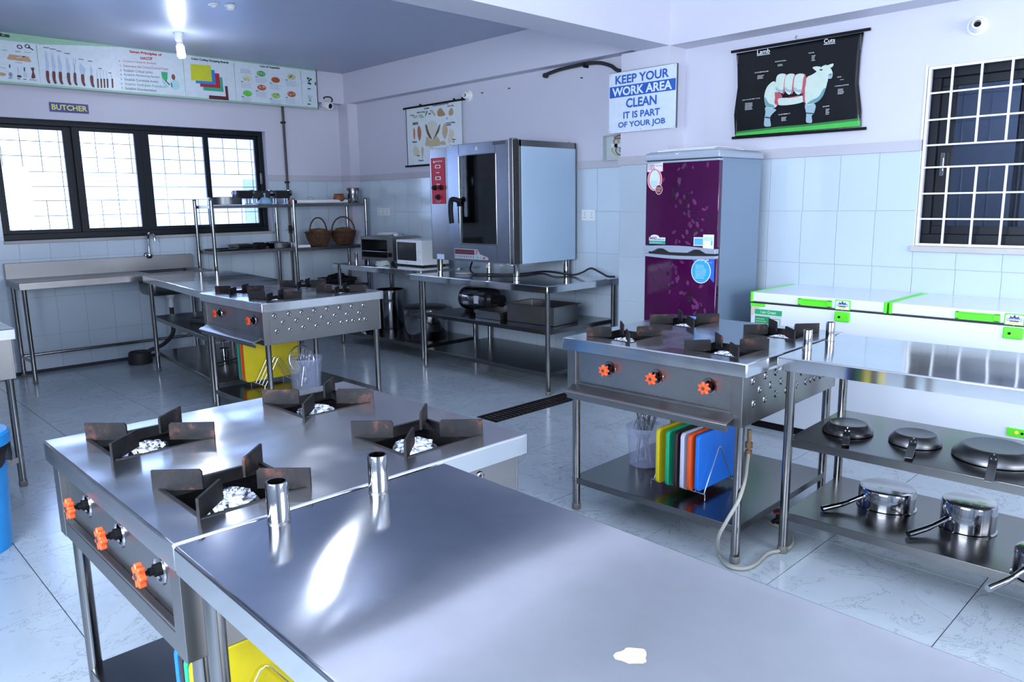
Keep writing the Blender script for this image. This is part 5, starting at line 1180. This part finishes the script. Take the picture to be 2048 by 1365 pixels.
P = Print(); Y = -.0025; fl = (.50, .40, .24); fl2 = (.62, .56, .38); orr = (.42, .14, .04); grn_ = (.40, .48, .28)
def C(pts, col, sm=3): P.poly([q6(*p) for p in pts], col, Y, sm)
C([(300, 360), (350, 330), (400, 360), (405, 420), (385, 490), (360, 540), (330, 500), (305, 430)], (.60, .60, .50)); C([(290, 500), (340, 545), (385, 490), (425, 530), (430, 600), (285, 605), (280, 560)], fl)
for s in (((270, 380), (285, 370), (300, 430), (330, 500), (345, 540), (315, 520), (285, 460)), ((435, 365), (440, 385), (425, 450), (395, 500), (365, 545), (380, 500), (405, 440))): C(s, (.45, .42, .30)); C([(a*.9+350*.1, b*.9+45) for a, b in s], (.10, .06, .03))
C([(148, 415), (160, 425), (165, 480), (158, 540), (148, 500)], orr); C([(205, 385), (225, 420), (232, 480), (215, 550), (195, 500), (190, 430)], orr); C([(485, 360), (510, 400), (515, 460), (485, 530), (460, 480), (460, 410)], fl); C([(540, 415), (585, 470), (570, 520), (540, 580), (520, 560), (530, 480)], fl2)
C([(150, 620), (175, 605), (210, 650), (205, 700), (170, 715), (145, 680)], fl2); C([(240, 610), (258, 640), (252, 700), (245, 745), (232, 670)], fl); C([(440, 560), (480, 550), (500, 590), (440, 590)], fl)
C([(150, 285), (190, 275), (185, 300), (150, 305)], grn_); C([(205, 270), (240, 265), (260, 300), (215, 300)], grn_); C([(270, 290), (285, 225), (300, 235), (285, 270)], (.15, .24, .08)); C([(320, 225), (350, 215), (385, 270), (375, 282), (345, 245)], fl)
C([(405, 230), (440, 195), (470, 230), (490, 270), (450, 285), (410, 280)], (.36, .22, .10)); C([(545, 200), (572, 205), (575, 260), (540, 278), (525, 250)], (.45, .30, .14)); C([(510, 300), (518, 292), (508, 318), (502, 315)], (.06, .04, .03))
for s, x, y, w_ in (('Complete Breast and Wing', 350, 185, 175), ('Drumette', 262, 212, 55), ('Mid-wing', 185, 258, 85), ('Tip', 110, 290, 45), ('Back', 310, 268, 28), ('1 Joint Wing', 508, 190, 75), ('Tenderloin', 136, 368, 60), ('(fillet)', 136, 386, 65), ('Breast, Skinless', 503, 370, 95), ('Boneless', 503, 388, 48), ('Fillets', 136, 574, 50), ('Thigh', 185, 722, 30), ('Whole', 565, 546, 35), ('Leg', 568, 570, 20), ('Drumstick', 203, 772, 55)):
    a = q6(x, y); b = q6(x+w_, y-w_*.13); P.text(s, a[0], a[1], b[0], .019, (.02, .02, .03), None, Y, .04)
P.build('chicken_print', cpo)
# KEEP YOUR WORK AREA CLEAN sign on the pilaster
sg = thing('wall_sign', 'white and blue sign on the pilaster asking to keep the work area clean', 'sign', (4.905, 3.9, 2.0), R90)
def q8(x, y): return face(sg, 1180+x*.1465, 100+y*.1465)
a = q8(258, 335); b = q8(1170, 178); c = q8(1172, 1055); d = q8(262, 1148); x0 = (a[0]+d[0])/2; x1 = (b[0]+c[0])/2; z0 = (c[1]+d[1])/2; z1 = (a[1]+b[1])/2
MB().box((x0, 0, z0), (x1, .006, z1)).build('plate', paint((.62, .70, .78), .35), sg, .001, 0)
MB().box((x1-.006, .006, z0), (x1+.004, .022, z1)).box((x0-.003, .006, z0), (x0+.005, .022, z1)).box((x0, .006, z1-.004), (x1, .02, z1+.004)).build('frame', M['steel_dull'], sg, smooth=0)
P = Print(); w_ = x1-x0; h_ = z1-z0; blu = (.015, .10, .42)
P.rect(x0+.012*w_, z1-.41*h_, x1-.004*w_, z1-.225*h_, blu, -.0008)
for s, u0, u1, v, hh, col in (('KEEP YOUR', .10, .90, .195, .145, blu), ('WORK AREA', .05, .945, .39, .145, (.68, .76, .84)), ('CLEAN', .27, .73, .60, .155, blu), ('IT IS PART', .23, .78, .775, .115, blu), ('OF YOUR JOB', .15, .86, .945, .120, blu)):
    P.text(s, x0+u0*w_, z1-v*h_, x0+u1*w_, hh*h_, col, None, -.0008, .028)
P.build('lettering', sg)
for (u, v) in ((.02, .03), (.98, .03), (.98, .97), (.02, .97), (.5, .03)): MB().cyl((x0+u*w_, -.002, z0+v*h_), (x0+u*w_, 0.001, z0+v*h_), .003, n=8).build('screw', M['steel_dull'], sg)
# BUTCHER sign
bs = thing('butcher_sign', 'small navy sign with yellow lettering above the far window', 'sign', (2.0, 8.045, 2.4), 0)
x0, z1 = face(bs, 97.5, 204); x1, z0 = face(bs, 178, 228)
MB().box((x0, -.003, z0), (x1, 0, z1)).build('plate', paint((.03, .03, .22), .3), bs, smooth=0)
P = Print(); P.text('BUTCHER', x0+.018, z0+.018, x1-.012, z1-z0-.034, (.72, .74, .12), None, -.0035, .022); P.build('lettering', bs)
# ------------------------------------------------------------------ long banner under the ceiling
bnr = thing('wall_banner', 'long printed banner of knives, food safety rules, boards and vegetables below the ceiling', 'banner', (1.0, 7.90, 2.57), 0)
BZ0, BZ1 = 0, .425; bx0_, bx1_ = -1.0, face(bnr, 634, 180)[0]
MB().box((bx0_, 0, BZ0), (bx1_, .012, BZ1)).build('sheet', paint((.60, .68, .74), .35), bnr, .001, 0)
MB().box((bx0_, -.002, BZ1-.004), (bx1_, .014, BZ1+.006)).box((bx1_-.003, -.002, BZ0), (bx1_+.005, .014, BZ1)).build('frame', M['iron'], bnr, smooth=0)
P = Print(); Y = -.0005; G1 = (.30, .52, .36); K = (.02, .02, .03)
def b1(x, y): return face(bnr, x*.1956, 40+y*.1956)
def b2(x, y): return face(bnr, 350+x*.1956, 60+y*.1956)
P.poly([(bx0_, BZ1-.07), (b1(400, 0)[0], BZ1-.07), (b1(700, 0)[0], BZ1-.045), (b1(1200, 0)[0], BZ1-.012), (bx1_, BZ1-.018), (bx1_, BZ1), (bx0_, BZ1)], G1, Y)
P.rect(bx0_, 0, bx1_, .018, G1, Y)
def TB(f, s, x0, y0, x1, h, col=K, bold=.03, y1=None): a = f(x0, y0); b = f(x1, y0 if y1 is None else y1); c = f(x0, y0-h); P.text(s, a[0], a[1], b[0], abs(c[1]-a[1]), col, b[1], Y, bold)
a = b1(105, 182); P.text('Instruments', a[0]-.56, a[1], a[0], .035, K, None, Y, .05)
for f, x, y0, y1 in ((b1, 395, 255, 650), (b1, 1885, 380, 780), (b2, 615, 335, 720), (b2, 1295, 418, 770)):
    a = f(x-10, y0); b = f(x+8, y1); xm = (a[0]+b[0])/2; P.poly([(xm-.003, a[1]), (xm+.003, a[1]), (xm+.001, b[1]), (xm-.001, b[1])], (.12, .4, .15), Y)
# implements at the left
def B(f, pts, col, sm=0): P.poly([f(*p) for p in pts], col, Y, sm)
B(b1, [(70, 395), (95, 350), (290, 375), (322, 425), (300, 432), (90, 405)], (.52, .30, .16)); B(b1, [(170, 385), (240, 375), (245, 382), (175, 392)], (.6, .6, .65)); B(b1, [(225, 372), (258, 368), (256, 380), (228, 384)], K)
B(b1, [(312, 490), (352, 490), (345, 530), (365, 590), (320, 595), (330, 530)], (.12, .02, .02), 2)
for (x, y) in ((200, 275), (280, 270)): P.ell(*b1(x, y), .022, .018, (.06, .06, .08), Y); P.ell(*b1(x, y), .012, .010, (.6, .68, .74), Y)
P.line([b1(285, 275), b1(340, 308)], .010, K, Y)
for x, y0, y1 in ((98, 455, 490), (248, 485, 525)): P.line([b1(x, y0), b1(x+2, y1)], .010, K, Y)
P.line([b1(180, 480), b1(190, 575)], .004, (.3, .3, .35), Y); P.ell(*b1(197, 577), .018, .010, K, Y); P.ell(*b1(108, 560), .014, .02, (.2, .25, .4), Y); P.ell(*b1(258, 560), .016, .028, (.45, .55, .65), Y); P.ell(*b1(20, 555), .03, .014, (.5, .3, .15), Y); P.line([b1(0, 480), b1(60, 498)], .004, (.2, .2, .25), Y)
for x, y, w_ in ((15, 308, 80), (155, 322, 60), (248, 332, 90), (155, 436, 90), (85, 592, 45), (178, 600, 32), (238, 605, 36), (302, 612, 75)): a = b1(x, y); b = b1(x+w_, y+4); P.fine(a[0], b[1]-.004, b[0], a[1]+.004, 1, K, Y, .9)
# knives with brown handles
br = (.10, .02, .02); bl = (.42, .52, .66)
for (x, yt, ym, yb, wd) in ((480, 310, 525, 645, 40), (545, 325, 530, 650, 42), (612, 345, 535, 655, 44), (695, 370, 545, 662, 46), (840, 430, 560, 672, 62), (932, 450, 572, 685, 26)):
    B(b1, [(x-wd*.4, yt), (x-wd*.1, yt+25), (x+wd*.55, ym-60), (x+wd*.5, ym), (x-wd*.25, ym), (x-wd*.5, yt+70)], bl); B(b1, [(x-12, ym), (x+20, ym+2), (x+24, yb-40), (x+36, yb), (x+14, yb+2), (x-6, yb-40)], br, 2)
    a = b1(x-35, yt-30); P.fine(a[0], a[1]-.004, a[0]+.05, a[1]+.004, 1, K, Y, .9)
for x in (748, 772): P.line([b1(x, 392), b1(x-1+(760-x)*.5, 470)], .004, (.3, .35, .45), Y)
P.line([b1(760, 465), b1(764, 540)], .008, (.25, .3, .4), Y); B(b1, [(752, 545), (778, 547), (782, 630), (795, 665), (775, 668), (756, 630)], br, 2)
for x, yt in ((990, 505), (1024, 508), (1056, 512), (1088, 515), (1138, 560)):
    P.line([b1(x-2, yt), b1(x+6, 600)], .006, bl, Y); B(b1, [(x, 600), (x+18, 602), (x+22, 695), (x+6, 695)], br)
for x, y, w_ in ((1005, 495, 42), (1110, 540, 42)): a = b1(x, y); P.fine(a[0], a[1]-.004, a[0]+.03, a[1]+.004, 1, K, Y, .9)
# seven principles
R_, Bk = (.50, .05, .05), (.05, .05, .10)
TB(b1, 'Seven Principles of', 1325, 342, 1655, 34, R_, .045, 378); TB(b1, 'HACCP', 1437, 405, 1560, 30, R_, .045, 413)
rows = [('1.', 'Conduct Hazards Analysis', 1258, 1598, R_), ('2.', 'Determine the Critical Control Points', 1262, 1722, R_), ('3.', 'Establish Critical Limits', 1266, 1560, Bk), ('4.', 'Establish Monitoring System', 1270, 1632, Bk), ('5.', 'Establish Corrective Action', 1275, 1615, Bk), ('6.', 'Establish Verification Procedures', 1280, 1696, (.03, .30, .15)), ('7.', 'Establish Documentation', 1284, 1600, Bk)]
for k, (n_, s, x0, x1, col) in enumerate(rows):
    y = 435+k*46; TB(b1, s, x0, y, x1, 26, col, .0, y+(x1-x0)*.075); TB(b1, n_, 1218+k*4, y-4, 1238+k*4, 20, col, .0)
B(b1, [(1645, 530), (1712, 535), (1712, 600), (1700, 632), (1660, 600)], (.03, .38, .14)); B(b1, [(1655, 600), (1690, 640), (1725, 685), (1700, 690), (1668, 650)], (.35, .6, .62), 2); P.ell(*b1(1772, 585), .018, .028, (.22, .07, .04), Y); P.ell(*b1(1788, 665), .045, .045, (.36, .62, .66), Y); P.line([b1(1750, 640), b1(1760, 690)], .008, K, Y); P.line([b1(1690, 620), b1(1735, 665)], .010, K, Y)
# chopping boards
TB(b2, 'Color Coding Chopping Boards', 165, 308, 548, 26, K, .05, 350)
for (x, y, w_, h_, col) in ((340, 560, 210, 145, (.10, .01, .02)), (305, 520, 215, 145, (.62, .68, .76)), (282, 470, 215, 148, (.02, .36, .22)), (250, 430, 215, 150, (.42, .01, .03)), (205, 395, 212, 150, (.02, .20, .55)), (157, 348, 222, 165, (.55, .56, .02))):
    sl = .075; B(b2, [(x, y), (x+w_*.93, y+w_*sl), (x+w_, y+h_+w_*sl), (x+8, y+h_)], col)
# vegetables
TB(b2, 'Cuts of Vegetable', 865, 383, 1070, 22, K, .05, 405)
a = b2(670, 440); b = b2(785, 405); P.fine(a[0], a[1], b[0], b[1], 4, (.35, .38, .45), Y)
vr = random.Random(8)
for (x, y, cs) in ((735, 495, ((.6, .6, .4), (.3, .35, .1))), (880, 448, ((.1, .35, .1), (.45, .55, .4))), (1027, 512, ((.4, .08, .02), (.3, .05, .02))), (1190, 480, ((.5, .5, .25), (.05, .12, .05))), (740, 650, ((.1, .5, .06), (.2, .6, .1))), (885, 590, ((.45, .1, .06), (.6, .5, .3))), (1030, 672, ((.35, .5, .15), (.05, .15, .05))), (1190, 658, ((.4, .1, .05), (.5, .5, .2)))):
    cx, cz = b2(x, y); P.ell(cx, cz, .050, .030, cs[0], Y)
    for k in range(9): P.ell(cx+vr.uniform(-.035, .035), cz+vr.uniform(-.02, .02), .010, .006, cs[k % 2], Y, 6, vr.uniform(0, 3))
    a = b2(x-55, y+95); b = b2(x+60, y+48); P.fine(a[0], a[1], b[0], b[1], 5, (.35, .38, .5), Y, .35); P.fine(a[0], b[1]+.002, a[0]+.03, b[1]+.010, 1, K, Y, .9)
for (x, y) in ((1358, 495), (1370, 520), (1365, 545), (1385, 505), (1380, 550)): P.ell(*b2(x, y), .014, .011, (.02, .06, .03), Y)
for k in range(4): P.line([b2(1375+k*4, 735), b2(1355+k*14, 660+k*5)], .003, (.05, .25, .08), Y)
P.ell(*b2(1434, 550), .008, .02, (.02, .05, .03), Y); P.fine(*b2(1355, 608), *b2(1392, 598), 1, K, Y, .9); P.fine(*b2(1355, 765), *b2(1392, 755), 1, K, Y, .9)
P.build('banner_print', bnr)
# ------------------------------------------------------------------ lamps and fixtures
def holder(T, X=None, k=1.0):
    q = MB(); q.lathe([(.034*k, 0), (.034*k, .012*k), (.030*k, .02*k), (.027*k, .05*k), (.022*k, .062*k), (.016*k, .064*k), (.015*k, .03*k), (0, .03*k)], (0, 0, 0), 26, X); return q.build('socket', M['white'], T)
def bulb(loc, label, tilt=(0, 0)):
    t = thing('ceiling_lamp', label, 'lamp', loc, 0); FL = Matrix.Rotation(PI, 4, 'X'); holder(t, FL, 1.15)
    X = Matrix.Rotation(PI+tilt[0], 4, 'X') @ Matrix.Rotation(tilt[1], 4, 'Y')
    MB().lathe([(.018, .06), (.026, .068), (.028, .095), (.02, .10)], (0, 0, 0), 20, X).build('lamp_base', M['white'], t)
    MB().lathe([(.018, .10), (.032, .108), (.034, .19), (.026, .208), (0, .212)], (0, 0, 0), 20, X).build('lamp_tube', M['lamp'], t)
    d = bpy.data.lights.new('lamp_glow', 'POINT'); d.energy = 6; d.color = (.80, .87, 1); d.shadow_soft_size = .04
    o = bpy.data.objects.new('lamp_glow', d); COL.objects.link(o); o.location = (loc[0], loc[1], loc[2]-.27)
    return t
bulb((2.80, 6.98, CZ), 'lit bare lamp hanging from the ceiling before the banner', (.12, .12))
p = atz(598, -6, CZ-.21); bulb((p.x, p.y, CZ), 'lit ceiling lamp at the top edge of the view')
for (px, py, lab) in ((427, 8, 'small round ceiling fixture at the top edge, left of two'), (460, 11, 'small round ceiling fixture at the top edge, right of two')):
    p = atz(px, py, CZ); t = thing('ceiling_fixture', lab, 'ceiling fixture', (p.x, p.y, CZ), 0); holder(t, Matrix.Diagonal((1, 1, .4, 1)) @ Matrix.Rotation(PI, 4, 'X'), 1.2 if px > 440 else .9); MB().lathe([(.04, 0), (.04, -.008), (.03, -.012)], (0, 0, 0), 20).build('rose', M['white'], t)
XR = Matrix.Rotation(-PI/2, 4, 'Y')
for (px, py, lab, k) in ((938, 192, 'empty white lamp holder on the wall right of the chicken poster', 1.25), (1955, 52, 'empty white lamp holder on the wall above the barred window', 1.25)):
    p = atx(px, py, XW); t = thing('lamp_holder', lab, 'lamp holder', (XW, p.y, p.z), 0)
    holder(t, XR @ Matrix.Rotation(.25, 4, 'X'), k); MB().lathe([(.042*k, 0), (.042*k, .008), (.03*k, .014)], (0, 0, 0), 24, XR).build('base_plate', M['white'], t); MB().lathe([(0, .032*k), (.014*k, .032*k)], (0, 0, 0), 16, XR @ Matrix.Rotation(.25, 4, 'X')).build('contact', M['rust'], t)
p = aty(652, 213, 7.93); cm = thing('security_camera', 'small white wall camera with tangled cable at the end of the banner', 'camera', (p.x, 7.86, p.z), 0, None, (1.35, 1.25, 1.35))
X = Matrix.Rotation(PI/2+.25, 4, 'X') @ Matrix.Rotation(.2, 4, 'Y')
MB().lathe([(.0, -.07), (.03, -.07), (.033, -.06), (.033, .01), (.03, .02), (.024, .02), (.024, .012), (0, .012)], (0, 0, 0), 24, X).build('housing', M['white'], cm); MB().lathe([(0, .014), (.014, .018), (.021, .014)], (0, 0, 0), 20, X).build('lens', M['black'], cm)
MB().cyl((0, .06, .0), (0, .135, .015), .012, n=10).box((-.03, .13, -.02), (.03, .149, .05)).build('bracket', M['white'], cm)
MB().tube(smoothpts([(.03, .08, .02), (.06, .05, .05), (.03, .03, .075), (-.02, .04, .07), (.0, .07, .05), (.05, .06, .02), (.07, .08, .03), (.04, .1, .07)], 5), .005, 7).build('cable', M['black'], cm)
def socket(px0, py0, px1, py1, n, label):
    a = atx(px0, py0, XW-TT); b = atx(px1, py1, XW-TT); t = thing('wall_socket', label, 'socket', (XW-TT, a.y, b.z), R90); w_ = a.y-b.y; h_ = a.z-b.z
    MB().box((0, -.008, 0), (w_, 0, h_)).build('plate', M['white'], t, .003, 0); P = Print(); P.k = 4
    for k in range(n):
        cx = w_*(k+.5)/n
        for (dx, dz, r) in ((-.006, .016, .0025), (.008, .016, .0025), (0, .002, .003), (-.008, -.014, .003), (.008, -.014, .003)): P.ell(cx+dx, h_/2+dz*1.4, r*1.1, r*1.7, (.03, .03, .05), -.008, 8)
    P.build('sockets', t); MB().box((w_*.35, -.011, h_*.8), (w_*.5, -.007, h_*.92)).build('switch', M['white'], t, .001, 0)
socket(755, 416, 780, 432, 3, 'white triple wall socket above the toaster oven')
socket(1164, 419.5, 1191, 442, 2, 'white double wall socket right of the tall oven')
# breaker box and cable by the pilaster
a = atx(1213, 272, XW); b = atx(1243, 320, XW); bb = thing('breaker_box', 'open breaker box with wires on the wall under the work area sign', 'electrical box', (XW-.001, a.y, b.z), R90); w_ = a.y-3.83; h_ = a.z-b.z
MB().box((0, -.004, 0), (w_, 0, h_)).box((0, -.05, 0), (.006, 0, h_)).box((0, -.05, 0), (w_, 0, .006)).box((0, -.05, h_-.006), (w_, 0, h_)).build('case', paint((.5, .55, .56), .5), bb, smooth=0)
for k in range(4): MB().box((w_*.28+k*.032, -.04, h_*.50), (w_*.28+k*.032+.028, -.004, h_*.64)).box((w_*.28+k*.032+.006, -.05, h_*.55), (w_*.28+k*.032+.022, -.04, h_*.6)).build('breaker', M['white'] if k != 1 else M['black'], bb, .001, 0)
wr = random.Random(3)
for k, c in enumerate(((.5, .5, .05), (.4, .03, .02), (.02, .02, .02), (.5, .5, .05), (.03, .2, .05), (.3, .03, .02))):
    up_ = k % 2; MB().tube(smoothpts([(w_*.25+k*.022, -.02, h_*(.66 if up_ else .48)), (w_*.3+k*.02, -.04, h_*(.8 if up_ else .35)), (w_*wr.uniform(.3, .9), -.03, h_*(.9 if up_ else .2)), (w_*.95, -.02, h_*(1.05 if up_ else .12))], 4), .003, 6).build('wire', paint(c), bb)
bc_ = thing('wall_cable', 'thick black cable arching over the wall to the pilaster above the sign', 'cable', (0, 0, 0))
cp_ = [atx(x, y, XW-.035) for x, y in ((1089, 151), (1100, 146), (1120, 139), (1150, 132), (1175, 127), (1200, 126), (1222, 132), (1236, 141))]
cp_.append(Vector((4.95+.13, 3.83, cp_[-1].z-.03)))
MB().tube(smoothpts([tuple(p) for p in [cp_[0]+Vector((.03, .01, 0))]+cp_], 4), .015, 10).build('cable', M['rubber'], bc_)
MB().cyl(tuple(cp_[0]+Vector((.033, 0, 0))), tuple(cp_[0]+Vector((-.004, 0, 0))), .021, n=12).build('gland', M['rubber'], bc_)
p = atx(1176, 129, XW); MB().box((XW-.06, p.y-.008, p.z-.03), (XW, p.y+.004, p.z+.005)).build('cable_clip', M['black'], bc_, smooth=0)
# wall marks
for px, py, wh in ((965, 186, 'nearest the chicken poster'), (1019, 177, 'the middle of three'), (1164, 156, 'below the black wall cable')): 
    p = atx(px, py, XW); tag(MB().box((XW-.012, p.y-.01, p.z-.004), (XW, p.y+.01, p.z+.004)).build('wall_nail', M['iron'], smooth=0), 'small dark nail stub on the wall above the tall oven, '+wh, 'nail', 'nail stubs above the tall oven')
